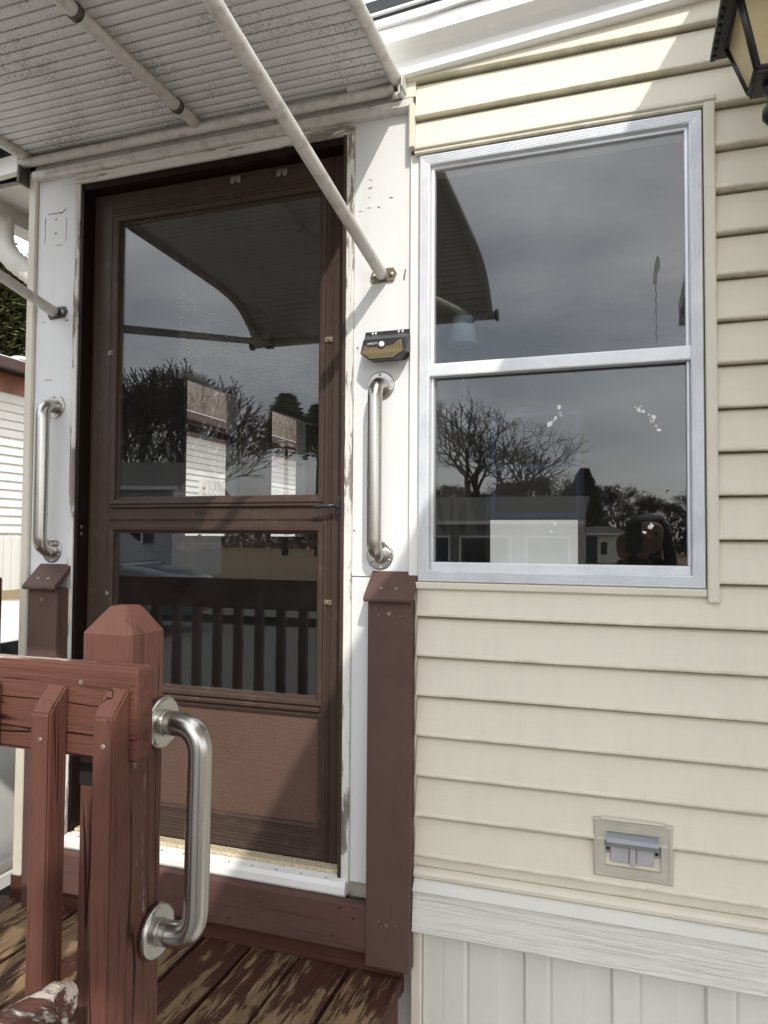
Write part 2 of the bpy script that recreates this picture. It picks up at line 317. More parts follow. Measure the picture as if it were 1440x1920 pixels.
def tube(bm, pts, r, seg=14, cap=True, sx=1.0):
    pts = [Vector(p) for p in pts]; n = len(pts)
    rs = r if isinstance(r, (list, tuple)) else [r]*n
    T = []
    for i in range(n):
        d = (pts[min(i+1, n-1)] - pts[max(i-1, 0)]); T.append(d.normalized())
    ref = Vector((0, 0, 1)) if abs(T[0].z) < 0.9 else Vector((1, 0, 0))
    U_ = (ref - T[0]*ref.dot(T[0])).normalized(); rings = []
    for i in range(n):
        if i: U_ = (U_ - T[i]*U_.dot(T[i])).normalized()
        V_ = T[i].cross(U_)
        rings.append([bm.verts.new(pts[i] + (U_*math.cos(2*math.pi*k/seg) + V_*sx*math.sin(2*math.pi*k/seg))*rs[i]) for k in range(seg)])
    for i in range(n-1):
        for k in range(seg):
            bm.faces.new((rings[i][k], rings[i][(k+1) % seg], rings[i+1][(k+1) % seg], rings[i+1][k])).smooth = True
    if cap: bm.faces.new(rings[0][::-1]); bm.faces.new(rings[-1])
    return bm
def fillet(pts, rad, n=6):
    pts = [Vector(p) for p in pts]; out = [pts[0]]
    for i in range(1, len(pts)-1):
        a_, b_, c_ = pts[i-1], pts[i], pts[i+1]
        u_ = (a_-b_).normalized(); v_ = (c_-b_).normalized()
        for k in range(n+1):
            t = k/n; p = (b_+u_*rad)*(1-t)**2 + b_*2*t*(1-t) + (b_+v_*rad)*t*t
            out.append(p)
    out.append(pts[-1]); return out
def disc(bm, c, nrm, r, h, seg=20, dome=0.0):
    """a flat disc or a shallow dome standing on c along nrm"""
    c = Vector(c); nrm = Vector(nrm).normalized()
    if dome: tube(bm, [c, c+nrm*h*0.55, c+nrm*h*0.85, c+nrm*h], [r, r*0.95, r*0.7, r*0.3], seg)
    else: tube(bm, [c, c+nrm*h*0.7, c+nrm*h], [r, r, r*0.93], seg)
    return bm
def frame(bm, x0, x1, z0, z1, prof):
    """picture frame in the xz plane; prof = closed loop of (inset, y) swept round with mitred corners"""
    rings = []
    for (sx_, sz_) in ((0, 0), (1, 0), (1, 1), (0, 1)):
        rings.append([bm.verts.new(((x1-i if sx_ else x0+i), y, (z1-i if sz_ else z0+i))) for i, y in prof])
    m = len(prof)
    for c_ in range(4):
        A, B = rings[c_], rings[(c_+1) % 4]
        for i in range(m): bm.faces.new((A[i], A[(i+1) % m], B[(i+1) % m], B[i]))
    bmesh.ops.recalc_face_normals(bm, faces=bm.faces[:]); return bm
def tag(o, label, cat, group=None):
    o['label'] = label; o['category'] = cat
    if group: o['group'] = group
    return o
def thing(name, loc, label, cat, group=None):
    o = bpy.data.objects.new(name, None); COL.objects.link(o); o.location = loc; o.empty_display_size = 0.05
    return tag(o, label, cat, group)
def wloc(o):
    p = Vector(o.location)
    while o.parent: o = o.parent; p += Vector(o.location)
    return p
def obj(name, bm, mat, parent=None, smooth=None, loc=None):
    bm.verts.ensure_lookup_table()
    if loc is None:
        xs = [v.co for v in bm.verts]
        lo = Vector((min(v.x for v in xs), min(v.y for v in xs), min(v.z for v in xs))); hi = Vector((max(v.x for v in xs), max(v.y for v in xs), max(v.z for v in xs)))
        loc = (lo+hi)/2
        if parent is None: loc.z = lo.z
    loc = Vector(loc)
    bmesh.ops.translate(bm, verts=bm.verts[:], vec=-loc)
    me = bpy.data.meshes.new(name); bm.to_mesh(me); bm.free()
    me.materials.append(MT[mat] if isinstance(mat, str) else mat)
    if smooth:
        for p in me.polygons: p.use_smooth = True
    o = bpy.data.objects.new(name, me); COL.objects.link(o)
    if parent is not None: o.parent = parent; o.location = loc - wloc(parent)
    else: o.location = loc
    return o
def share(name, src, parent, off):
    """another object with the same mesh, shifted by off from src"""
    o = bpy.data.objects.new(name, src.data); COL.objects.link(o)
    p = wloc(src) + Vector(off)
    if parent is not None: o.parent = parent; o.location = p - wloc(parent)
    else: o.location = p
    return o
def struct(name, bm, mat, parent=None):
    o = obj(name, bm, mat, parent)
    if parent is None: o['kind'] = 'structure'
    return o
def bx(name, dims, mat, parent=None, bev=0.0, seg=1):
    return obj(name, box(BM(), *dims, bev, seg), mat, parent)

# ------------------------------------------------------------------ ground
def sm(a_, b_, x):
    t = max(0, min(1, (x-a_)/(b_-a_))); return t*t*(3-2*t)
def gz(x, y):
    z = -0.17*sm(-2.1, -2.7, x)
    z += 1.12*sm(-4.9, -6.7, x)*sm(-6, 1, y)
    if y < -6: z += 0.0
    return z
def grid_mesh(xs, ys, fz):
    bm = BM(); V = [[bm.verts.new((x, y, fz(x, y))) for y in ys] for x in xs]
    for i in range(len(xs)-1):
        for j in range(len(ys)-1): bm.faces.new((V[i][j], V[i+1][j], V[i+1][j+1], V[i][j+1])).smooth = True
    return bm
xs = [-220, -120, -60, -30, -20, -14, -11, -9] + [-8+0.25*i for i in range(0, 33)] + [0.6, 2, 4, 8, 14, 25, 60, 120, 220]
ys = [-220, -120, -70, -45, -30, -22, -16, -12, -9, -7, -5.5, -4, -3, -2, -1, 0, 1, 2, 3, 4.5, 6, 8, 11, 15, 20, 30, 60, 120, 220]
struct('ground', grid_mesh(xs, ys, gz), 'leaf_ground')
struct('driveway', grid_mesh([-4.8, -4.2, -3.6, -3.0, -2.72, -2.5, -2.3], [-1.38, 0, 2, 4, 6.5], lambda x, y: gz(x, y)+0.012), 'concrete')
struct('road', grid_mesh([-90, -40, -10, 0, 20, 60, 90], [-17, -14, -11], lambda x, y: 0.015), 'asphalt')
struct('path', grid_mesh([-0.5, 0.6, 2.0, 3.2], [-1.35, -.8, -0.15], lambda x, y: 0.012), 'concrete')
struct('parking_area', grid_mesh([-14, -8, -4.85, -4.0, -3.4, -2.9, -2.6, -2.3, -2.1, 0, 2, 5], [-10.9, -6, -4, -2.5, -1.4], lambda x, y: gz(x, y)+0.018), 'asphalt')
struct('hill', grid_mesh([-14-3*i for i in range(14)][::-1], [-20+9*i for i in range(20)],
       lambda x, y: -0.3 + 21*sm(-13, -44, x) + 0.5*math.sin(x*0.9+y*0.7)*sm(-16, -22, x)), 'hill_wood')

# ------------------------------------------------------------------ the mobile home
HOME = thing('mobile_home', (0.2, 0.05, 0), 'cream vinyl sided mobile home with brown storm door and aluminium window', 'house')
def boxes(name, lst, mat, parent):
    bm = BM()
    for d in lst: box(bm, *d)
    return obj(name, bm, mat, parent)
WALL = boxes('wall', [(-1.84, -1.66, .032, .10, .3, 2.84), (-1.66, -.733, .032, .10, 2.737, 2.84), (-.733, -.50, .032, .10, .62, 2.93),
    (-.50, .165, .032, .10, 2.617, 2.93), (-.50, .165, .032, .10, .62, 1.498), (.165, 4.2, .032, .10, .62, 3.02), (-1.66, -.733, .066, .10, .3, .655)], 'dull_trim', HOME)
PITCH = 0.1032
def siding(zb, zt, x0, x1, parent, mat='cream_siding', name='siding_board'):
    h = zt - zb - 0.0004
    poly = [(.030, zb), (-.0175, zb), (-.0205, zb+.002), (-.0205, zb+.006), (-.018, zb+.011), (-.0030, zb+h-.011), (.002, zb+h-.006), (.017, zb+h), (.030, zb+h)]
    bm = BM(); n = max(2, int((x1-x0)/.18)); ph = random.uniform(0, 50); rings = []
    for i in range(n+1):
        x = x0+(x1-x0)*i/n; wz = .0007*math.sin(x*2.1+ph)+.0004*math.sin(x*6.3+ph*2); wy = .0010*math.sin(x*3.1+ph*1.7)
        rings.append([bm.verts.new((x, y_+(wy if y_ < .02 else 0), z_+(wz if y_ < 0 and z_ < zb+.05 else 0))) for y_, z_ in poly])
    m = len(poly)
    for A_, B2 in zip(rings, rings[1:]):
        for k in range(m): bm.faces.new((A_[k], B2[k], B2[(k+1) % m], A_[(k+1) % m]))
    bm.faces.new(rings[0]); bm.faces.new(rings[-1][::-1]); bmesh.ops.recalc_face_normals(bm, faces=bm.faces[:])
    return obj(name, bm, mat, parent)
siding(.7758, .879, -.52, 4.2, WALL)
bx('siding_base', (-.52, 4.2, -.004, .031, .748, .7752), 'cream_siding', WALL)
for k in range(0, 22):
    zb = .879 + PITCH*k; zt = zb + PITCH
    if k <= 5: xa = -.518
    elif k <= 16: xa = .206
    elif k <= 18: xa = -.529
    else: xa = max(-.60, (zt-3.03)/.07-.58)
    siding(zb, zt, xa, 4.2, WALL)
bx('siding_board', (-.60, -.5295, -.012, .031, 2.798, 2.8395), 'cream_siding', WALL)
# starter strip, band board, skirting
obj('starter_strip', prism(BM(), [(.03, .718), (-.012, .718), (-.020, .724), (-.022, .733), (-.018, .742), (-.010, .747), (.03, .747)], 'X', -.522, 4.2), 'cream_trim', WALL)
SK = obj('skirt_band', prism(BM(), [(.045, .588), (-.030, .588), (-.034, .592), (-.024, .690), (-.020, .696), (-.016, .7165), (.045, .7165)], 'X', -.522, 4.2), 'band_grain', HOME)
obj('band_lip', prism(BM(), [(-.034, .694), (-.028, .691), (-.012, .7175), (-.0135, .7185), (-.018, .714)], 'X', -.5215, 4.2), 'skirt_white', SK)
sp = BM()
pp = [(0, .040), (0, .030), (.052, .030), (.060, .034), (.068, .030), (.139, .030), (.146, .0405), (.204, .0405), (.2108, .030), (.2108, .046), (0, .046)]
prism(sp, pp, 'Z', -0.05, .5875)
for v_ in sp.verts: v_.co.x += -.452
s0 = obj('skirting_panel', sp, 'skirt_white', SK)
for i in range(1, 16): share('skirting_panel', s0, SK, (.211*i, 0, 0))
bx('skirting_panel', (-.508, -.4525, .030, .046, -.05, .5875), 'skirt_white', SK)
bx('corner_trim', (-.538, -.510, .012, .05, -.05, .70), 'cream_trim', SK, .003)
bx('skirting_panel', (-1.86, -.54, .075, .09, -.15, .62), 'skirt_white', SK)
# smooth white panels each side of the door
bx('wall_panel', (-.712, -.546, .012, .0315, 1.4945, 2.768), 'white_panel', WALL, .0012)
bx('wall_panel', (-.712, -.546, .0125, .0315, .668, 1.492), 'white_panel', WALL, .0012)
bx('wall_panel', (-1.829, -1.6765, .012, .0315, .44, 2.768), 'white_panel', WALL, .0012)
bx('trim_strip', (-.5455, -.5175, -.002, .031, 1.49, 2.642), 'white_trim', WALL, .002)
bx('trim_strip', (-.5450, -.5195, -.004, .031, .725, 1.466), 'cream_trim', WALL, .002)
# corner post
obj('corner_trim', prism(BM(), [(-1.862, .14), (-1.862, .004), (-1.858, 0), (-1.8335, 0), (-1.8305, .004), (-1.8305, .03), (-1.842, .03), (-1.842, .14)], 'Z', .10, 2.86), 'cream_trim', WALL)
# short J channel beside the header
JC = obj('j_channel', prism(BM(), [(-.546, .0), (-.546, -.022), (-.542, -.026), (-.5325, -.026), (-.5295, -.022), (-.5295, .0)], 'Z', 2.6535, 2.772), 'cream_trim', WALL)
# header mouldings and flaking wood casing
HD = obj('door_header', prism(BM(), [(.031, 2.767), (-.010, 2.767), (-.018, 2.772), (-.019, 2.788), (-.012, 2.796), (.031, 2.796)], 'X', -1.832, -.536), 'awning_tube', HOME)
bx('header_backing', (-1.86, -.60, .0, .031, 2.797, 2.86), 'awning_tube', HD)
bx('casing', (-1.676, -.712, .002, .034, 2.737, 2.766), 'flaking_white_X', HD, .002)
bx('casing', (-1.6755, -1.6565, .004, .034, .664, 2.736), 'flaking_white_Z', HD, .002)
bx('casing', (-.7345, -.7125, .004, .034, .664, 2.736), 'flaking_white_Z', HD, .002)
# dark jambs
bx('jamb', (-1.6565, -1.6445, .010, .115, .664, 2.7365), 'dark_jamb', HD, .001)
bx('jamb', (-.7455, -.7348, .006, .115, .664, 2.7365), 'brown_aluminium', HD, .001)
bx('jamb', (-1.6445, -.7455, .012, .115, 2.715, 2.7365), 'dark_jamb', HD, .001)
bm = BM()
for z_ in (1.63, 1.608): disc(bm, (-1.6446, .03, z_), (1, 0, 0), .006, .002, 10)
obj('strike_plate', bm, 'screw_steel', HD)
for xx, zz in ((-1.118, 2.690), (-.962, 2.688)):
    bm = BM(); box(bm, xx-.017, xx-.004, .0535, .0592, zz-.011, zz+.011); box(bm, xx+.004, xx+.017, .0535, .0592, zz-.011, zz+.011); box(bm, xx-.006, xx+.006, .0535, .0592, zz-.004, zz+.012)
    obj('mounting_plate', bm, 'screw_steel', HD)

# storm door
DY = .060
DOOR = BM()
def ridged(bm, x0, x1, z0, z1, y0, y1, axis, lines):
    """flat extrusion with shallow grooves running along axis at the given cross positions"""
    depth = .0022; wd = .0022
    if axis == 'Z':
        poly = [(x0, y1), (x0, y0)]
        for c in lines: poly += [(c-wd, y0), (c, y0+depth), (c+wd, y0)]
        poly += [(x1, y0), (x1, y1)]
        prism(bm, poly, 'Z', z0, z1)
    else:
        poly = [(y1, z0), (y0, z0)]
        for c in lines: poly += [(y0, c-wd), (y0+depth, c), (y0, c+wd)]
        poly += [(y0, z1), (y1, z1)]
        prism(bm, poly, 'X', x0, x1)
ridged(DOOR, -1.642, -1.562, .688, 2.712, DY, DY+.03, 'Z', [-1.630, -1.622, -1.572])
ridged(DOOR, -.818, -.749, .688, 2.712, DY, DY+.03, 'Z', [-.806, -.798, -.794, -.758])
ridged(DOOR, -1.5615, -.8185, 2.636, 2.7115, DY+.0005, DY+.03, 'X', [2.65, 2.66, 2.70])
ridged(DOOR, -1.5615, -.8185, 1.636, 1.700, DY+.0005, DY+.03, 'X', [1.648, 1.652, 1.69])
ridged(DOOR, -1.5615, -.8185, 1.098, 1.118, DY+.0005, DY+.03, 'X', [])
ridged(DOOR, -1.5615, -.8185, .6885, .772, DY+.0005, DY+.03, 'X', [.700, .708, .722, .730, .752, .757, .762])
SD = obj('storm_door', DOOR, 'brown_aluminium', HOME)
ip = [(0, DY+.02), (0, DY-.003), (.004, DY-.006), (.014, DY-.005), (.017, DY-.002), (.0175, DY+.01), (.024, DY+.011), (.026, DY+.02)]
obj('insert_frame', frame(BM(), -1.5612, -.8188, 1.7005, 2.6355, ip), 'brown_aluminium', SD)
obj('insert_frame', frame(BM(), -1.5612, -.8188, 1.1185, 1.6355, ip), 'brown_aluminium', SD)
bx('door_pane', (-1.545, -.835, DY+.012, DY+.016, 1.716, 2.620), 'door_glass', SD)
bx('door_pane', (-1.545, -.835, DY+.0125, DY+.0165, 1.134, 1.620), 'door_glass', SD)
kp = BM(); box(kp, -1.5615, -.8185, DY+.008, DY+.02, .7725, 1.0978); obj('kick_panel', kp, 'kick_embossed', SD)
obj('kick_bead', frame(BM(), -1.5612, -.8188, .7722, 1.0975, [(0, DY+.01), (0, DY+.001), (.004, DY-.001), (.012, DY+.002), (.014, DY+.01)]), 'brown_aluminium', SD)
bx('drip_rail', (-1.556, -.822, DY-.012, DY-.0002, 1.1035, 1.1165), 'brown_aluminium', SD, .003)
bx('drip_rail', (-1.556, -.822, DY-.010, DY-.0002, 1.690, 1.6995), 'brown_aluminium', SD, .003)
bx('door_sweep', (-1.640, -.751, DY-.003, DY+.02, .672, .6878), 'dark_jamb', SD, .002)
for xx, zz in ((-1.566, 2.191), (-1.558, 1.419), (-.806, 2.173), (-.802, 1.415)):
    bm = BM(); box(bm, xx-.012, xx+.012, DY-.0045, DY-.0002, zz-.008, zz+.008, .0015); disc(bm, (xx, DY-.0045, zz), (0, -1, 0), .005, .005, 10, 1)
    obj('glass_clip', bm, 'bracket_bronze', SD)
# latch
bm = BM(); box(bm, -.772, -.750, DY-.022, DY-.0002, 1.665, 1.718, .004, 2); box(bm, -.768, -.754, DY-.034, DY-.021, 1.682, 1.702, .003)
LT = obj('latch', bm, 'black_plastic', SD)
bm = BM(); tube(bm, [(-.762, DY-.028, 1.692), (-.80, DY-.034, 1.690), (-.835, DY-.036, 1.687)], [.006, .006, .005], 8); obj('latch_lever', bm, 'black_plastic', LT)
bm = BM()
for k in range(4): disc(bm, (-1.24+.016*k, DY-.0002, 1.672), (0, -1, 0), .0028, .0012, 8)
obj('old_handle_hole', bm, 'dark_hole', SD)
# threshold and carpet
TH = obj('threshold', prism(BM(), [(.062, .664), (.062, .636), (-.012, .636), (-.015, .642), (-.014, .660), (-.009, .672), (.018, .677), (.022, .670)], 'X', -1.652, -.716), 'white_trim', HOME)
bx('carpet_strip', (-1.642, -.748, .020, .064, .666, .686), 'carpet', TH, .004)
s0 = obj('screw', disc(BM(), (-1.60, -.002, .6735), (0, 0, 1), .003, .0012, 8), 'scuff', TH)
for k in range(1, 12): share('screw', s0, TH, (.075*k, 0, 0))
# ghost of a removed fitting and odd scuffs on the panels
gb = BM()
def smear(bm, pts, wd, y):
    for i in range(len(pts)-1):
        p, q = Vector((pts[i][0], 0, pts[i][1])), Vector((pts[i+1][0], 0, pts[i+1][1])); d = (q-p).normalized(); n_ = Vector((-d.z, 0, d.x))*wd*random.uniform(.4, 1.3)
        vv_ = [bm.verts.new((c.x, y+dy, c.z)) for dy in (0, -.0005) for c in (p-n_, q-n_, q+n_, p+n_)]
        for f_ in ((4, 5, 6, 7), (0, 1, 5, 4), (1, 2, 6, 5), (2, 3, 7, 6), (3, 0, 4, 7)): bm.faces.new([vv_[j] for j in f_])
def rr(x0, x1, z0, z1, n=9):
    P = []
    for (ax, az, bx_, bz) in ((x0, z0+.012, x0, z1-.01), (x0+.01, z1, x1-.02, z1), (x1, z1-.02, x1, z0+.01), (x1-.01, z0, x1-.04, z0)):
        P.append([(ax+(bx_-ax)*k/n+random.uniform(-.0012, .0012), az+(bz-az)*k/n+random.uniform(-.0012, .0012)) for k in range(n+1)])
    return P
for pl in rr(-1.800, -1.715, 2.548, 2.655): smear(gb, pl, .0011, .0118)
smear(gb, [(-1.742, 2.652), (-1.730, 2.655), (-1.719, 2.663), (-1.717, 2.668)], .0024, .0118)
smear(gb, [(-1.79, 2.105), (-1.77, 2.107), (-1.757, 2.104)], .0008, .0118)
for (x_, z_) in ((-.672, 2.60), (-.665, 2.598), (-.70, 2.515), (-.675, 2.52), (-.645, 2.52), (-.672, 2.575), (-.672, 2.55), (-.61, 2.54)):
    smear(gb, [(x_, z_), (x_+random.uniform(.003, .012), z_+random.uniform(-.003, .003))], .0016, .0118)
smear(gb, [(-.567, 2.305), (-.565, 2.32), (-.562, 2.335)], .0035, .0118)
for z_ in (2.635, 2.588): disc(gb, (-1.757, .0119, z_), (0, -1, 0), .0035, .001, 8)
for (x_, z_) in ((-1.798, 2.298), (-1.700, 2.296), (-1.708, 2.297), (-.70, 2.128), (-.706, 1.62)): disc(gb, (x_, .0119, z_), (0, -1, 0), .003, .001, 8)
obj('scuff_mark', gb, 'scuff', WALL)['kind'] = 'stuff'

# window
prof = [(0, .03), (0, -.014), (.003, -.018)]
for k in range(5): prof += [(.0055+.0045*k, -.018), (.0065+.0045*k, -.0165), (.0075+.0045*k, -.0165), (.0085+.0045*k, -.018)]
prof += [(.0285, -.017), (.031, -.006), (.031, .03)]
WIN = obj('window', frame(BM(), -.516, .182, 1.4865, 2.628, prof), 'aluminium', HOME)
WIN['label'] = 'single hung aluminium window with grooved frame'
obj('upper_sash', frame(BM(), -.4862, .1522, 2.0285, 2.5985, [(0, .016), (0, -.004), (.003, -.006), (.0085, -.005), (.0095, .0), (.0095, .016)]), 'aluminium', WIN)
bx('meeting_rail', (-.493, .157, -.014, .014, 2.028, 2.063), 'aluminium', WIN, .004, 2)
bx('bottom_rail', (-.4845, .1505, -.006, .026, 1.5125, 1.538), 'aluminium', WIN, .003, 2)
for x0, x1 in ((-.4848, -.478), (.1442, .1508)): bx('side_stile', (x0, x1, -.002, .026, 1.5382, 2.0278), 'aluminium', WIN, .0015)
bx('pane', (-.478, .144, .002, .006, 2.060, 2.590), 'pane_glass', WIN)
bx('pane', (-.480, .146, .014, .018, 1.534, 2.040), 'pane_glass', WIN)
# channel round the window
bx('window_channel', (.1845, .2095, -.025, .031, 1.4545, 2.6415), 'cream_trim', WIN, .003)
bx('window_channel', (-.530, .2115, -.026, .031, 2.6425, 2.657), 'cream_trim', WIN, .003)
bx('window_channel', (-.5445, .1838, -.022, .031, 1.4675, 1.4855), 'cream_trim', WIN, .003)
# torn stickers and a drip on the glass
fb = BM()
def flake(x, z, s, y, n=10):
    pts = [(x+math.cos(2*math.pi*k/n)*s*random.uniform(.2, 1.0), z+math.sin(2*math.pi*k/n)*s*random.uniform(.2, 1.0)) for k in range(n)]
    prism(fb, pts, 'Y', y-.0006, y)
for (x, z, s) in ((-.156, 1.935, .008), (-.151, 1.918, .006), (-.150, 1.912, .004), (-.163, 1.909, .007), (-.172, 1.898, .006), (-.178, 1.893, .010), (-.166, 1.903, .004), (-.15, 1.917, .004),
                  (.038, 1.917, .011), (.047, 1.913, .008), (.06, 1.906, .005), (.068, 1.897, .013), (.065, 1.89, .009), (.077, 1.877, .005), (.082, 1.866, .007), (.028, 1.925, .004), (.04, 1.927, .003),
                  (.064, 1.634, .010), (.058, 1.630, .006), (.045, 1.619, .004), (.05, 1.617, .004), (-.165, 1.64, .008), (-.172, 1.645, .004), (-.175, 1.62, .006)): flake(x, z, s, .0138)
obj('sticker_scrap', fb, 'flake_white', WIN)['kind'] = 'stuff'
bm = BM(); prism(bm, [(.070, 2.225), (.079, 2.222), (.081, 2.245), (.087, 2.262), (.086, 2.285), (.081, 2.292), (.075, 2.275), (.073, 2.255)], 'Y', .0012, .0018)
for k in range(8): z_ = 2.222-.018*k; prism(bm, [(.0755+.001*(k % 3), z_-.018), (.0775+.001*(k % 3), z_-.018), (.0775+.001*((k+1) % 3), z_), (.0755+.001*((k+1) % 3), z_)], 'Y', .0012, .0018)
obj('dried_drip', bm, 'bracket_dark', WIN)

# rake trim and roof edge (the gable line climbs to the right)
def rake(name, poly, mat, parent, x0=-.72, x1=4.2):
    bm = prism(BM(), poly, 'X', x0, x1)
    for v_ in bm.verts: v_.co.z += .072*(v_.co.x+.58)
    return obj(name, bm, mat, parent)
ROOF = BM()
prism(ROOF, [(-.085, 3.005), (-.085, 3.036), (8, 3.036), (8, 3.005)], 'X', -2.25, 4.2)
for v_ in ROOF.verts: v_.co.z += .072*(v_.co.x+.58)
ROOF = obj('roof', ROOF, 'black_roof', HOME)
rake('fascia', [(.03, 2.842), (-.030, 2.842), (-.036, 2.846), (-.037, 2.862), (-.032, 2.867), (-.030, 2.870), (-.030, 2.886), (-.048, 2.897), (-.072, 2.906), (-.080, 2.912), (-.082, 2.950), (.03, 2.950)], 'white_trim', ROOF)
dr = BM()
n_ = 60; top = []
for i in range(n_+1):
    x = -.72+4.9*i/n_; wob = .0035*math.sin(i*1.7)+.003*math.sin(i*.63)
    top.append([dr.verts.new((x, y_, z_+.072*(x+.58))) for y_, z_ in ((-.083, 2.9505+wob), (-.093, 2.951+wob), (-.094, 2.972), (-.03, 2.974), (-.03, 2.9515))])
for i in range(n_):
    for k in range(5): dr.faces.new((top[i][k], top[i+1][k], top[i+1][(k+1) % 5], top[i][(k+1) % 5]))
dr.faces.new(top[0]); dr.faces.new(top[-1][::-1]); bmesh.ops.recalc_face_normals(dr, faces=dr.faces[:])
obj('drip_edge', dr, 'white_trim', ROOF)
rake('roof_edge', [(-.03, 2.9745), (-.086, 2.9745), (-.086, 2.988), (-.03, 2.988)], 'black_roof', ROOF)
rake('roof_edge', [(-.03, 2.9885), (-.094, 2.9885), (-.095, 2.9945), (-.03, 3.0045)], 'white_trim', ROOF)
# left eave: soffit, gutter and downspout
bx('soffit', (-2.24, -1.864, .11, 8, 2.835, 2.85), 'gutter_white', ROOF)
obj('gutter', prism(BM(), [(-2.30, 2.88), (-2.30, 2.855), (-2.275, 2.80), (-2.262, 2.778), (-2.18, 2.778), (-2.175, 2.88), (-2.185, 2.88), (-2.19, 2.79), (-2.255, 2.79), (-2.285, 2.86), (-2.285, 2.88)], 'Y', .06, 8), 'gutter_white', ROOF)
rake('fascia', [(.02, 2.925), (.02, 2.985), (.045, 2.985), (.045, 2.925)], 'gutter_white', ROOF, -2.45, -1.865)
ds = fillet([(-2.215, .235, 2.80), (-2.215, .235, 2.665), (-1.93, .34, 2.44), (-1.93, .34, 1.0)], .07, 5)
pts = []
for i in range(len(ds)-1):
    seg_n = max(1, int((ds[i+1]-ds[i]).length/.013))
    for k in range(seg_n): pts.append(ds[i].lerp(ds[i+1], k/seg_n))
bm = BM(); tube(bm, pts, [.040+(.0035 if i % 2 else 0) for i in range(len(pts))], 14, True, 0.75); obj('downspout', bm, 'gutter_white', ROOF)

# rooms behind the door and the window
RM = boxes('interior_wall', [(-1.86, -1.775, 1.26, 1.565, 1.54, 2.84), (-1.86, -1.775, 2.06, 4.0, 1.54, 2.84),
    (-1.86, -1.775, .776, 1.26, 1.54, 1.575), (-1.86, -1.775, 1.565, 2.06, 1.54, 1.575), (-1.86, -1.775, .776, 1.26, 2.62, 2.84), (-1.86, -1.775, 1.565, 2.06, 2.62, 2.84)], 'room_wall', HOME)
boxes('dark_wall', [(-1.86, -1.775, .142, .7755, 1.54, 2.84), (-1.86, -1.775, .142, 4.0, .3, 1.5395), (-1.774, -.6, 3.9, 4.0, .3, 2.84)], 'room_dark', HOME)  # darker coloured wall pieces: below the sills, near end, far wall
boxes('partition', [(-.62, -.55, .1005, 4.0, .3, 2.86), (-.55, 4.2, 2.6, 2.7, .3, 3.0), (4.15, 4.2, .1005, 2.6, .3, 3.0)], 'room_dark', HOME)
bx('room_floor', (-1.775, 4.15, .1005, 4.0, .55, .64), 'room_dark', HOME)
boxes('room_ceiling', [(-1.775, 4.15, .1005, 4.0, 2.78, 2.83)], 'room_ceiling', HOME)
for (y0, y1) in ((.776, 1.26), (1.565, 2.06)):
    bm = BM()
    for d in ((y0, y0+.03, 1.575, 2.62), (y1-.03, y1, 1.575, 2.62), (y0+.03, y1-.03, 1.575, 1.605), (y0+.03, y1-.03, 2.59, 2.62), (y0+.03, y1-.03, 2.055, 2.085)): box(bm, -1.84, -1.78, *d)
    sw = obj('side_window', bm, 'bracket_dark', HOME)
    bx('pane', (-1.815, -1.811, y0+.028, y1-.028, 1.60, 2.60), 'pane_glass', sw)
    bx('sill', (-1.7745, -1.74, y0-.04, y1+.04, 1.545, 1.5745), 'room_wall', sw, .003)
bb = BM()
for k in range(22):
    z_ = 2.292+.0155*k
    box(bb, -1.755, -1.735, .70, 2.45, z_, z_+.010)
bl = obj('window_blind', bb, 'room_ceiling', HOME); bl['kind'] = 'stuff'
bx('blind_rail', (-1.76, -1.73, .70, 2.45, 2.265, 2.288), 'room_ceiling', bl, .003)
BR = bx('white_board', (-.331, -.110, .026, .034, 1.499, 1.649), 'paper_white')
tag(BR, 'white board standing right behind the lower window pane', 'board')
CB = thing('taped_panel', (-.22, .05, 1.499), 'dark panel edged with blue tape above the white board', 'panel')
bx('panel', (-.345, -.095, .044, .052, 1.499, 1.945), 'dark_hole', CB)
tb = BM()
for d in ((-.332, -.322, 1.652, 1.93), (-.116, -.105, 1.652, 1.93), (-.322, -.116, 1.782, 1.794), (-.322, -.116, 1.655, 1.668), (-.322, -.116, 1.920, 1.93)): box(tb, d[0], d[1], .0425, .0438, d[2], d[3])
obj('blue_tape', tb, 'blue_tape', CB)
TB = thing('window_table', (-.13, .42, .64), 'dark table inside behind the window', 'table')
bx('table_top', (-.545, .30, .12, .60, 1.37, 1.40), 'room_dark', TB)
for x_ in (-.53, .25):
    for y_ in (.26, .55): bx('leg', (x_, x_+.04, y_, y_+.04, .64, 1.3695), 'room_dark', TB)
LM = thing('table_lamp', (-.49, .42, 1.40), 'small table lamp with pale blue shade inside the window', 'lamp')
bm = BM(); tube(bm, [(-.49, .42, 1.401), (-.49, .42, 1.42), (-.49, .42, 1.44), (-.49, .42, 2.16), (-.49, .42, 2.23)], [.05, .05, .012, .01, .008], 12); obj('stem', bm, 'dark_hole', LM)
bm = BM(); tube(bm, [(-.49, .42, 2.225), (-.49, .42, 2.30), (-.49, .42, 2.315)], [.05, .034, .033], 16); obj('lamp_shade', bm, 'lamp_shade', LM)

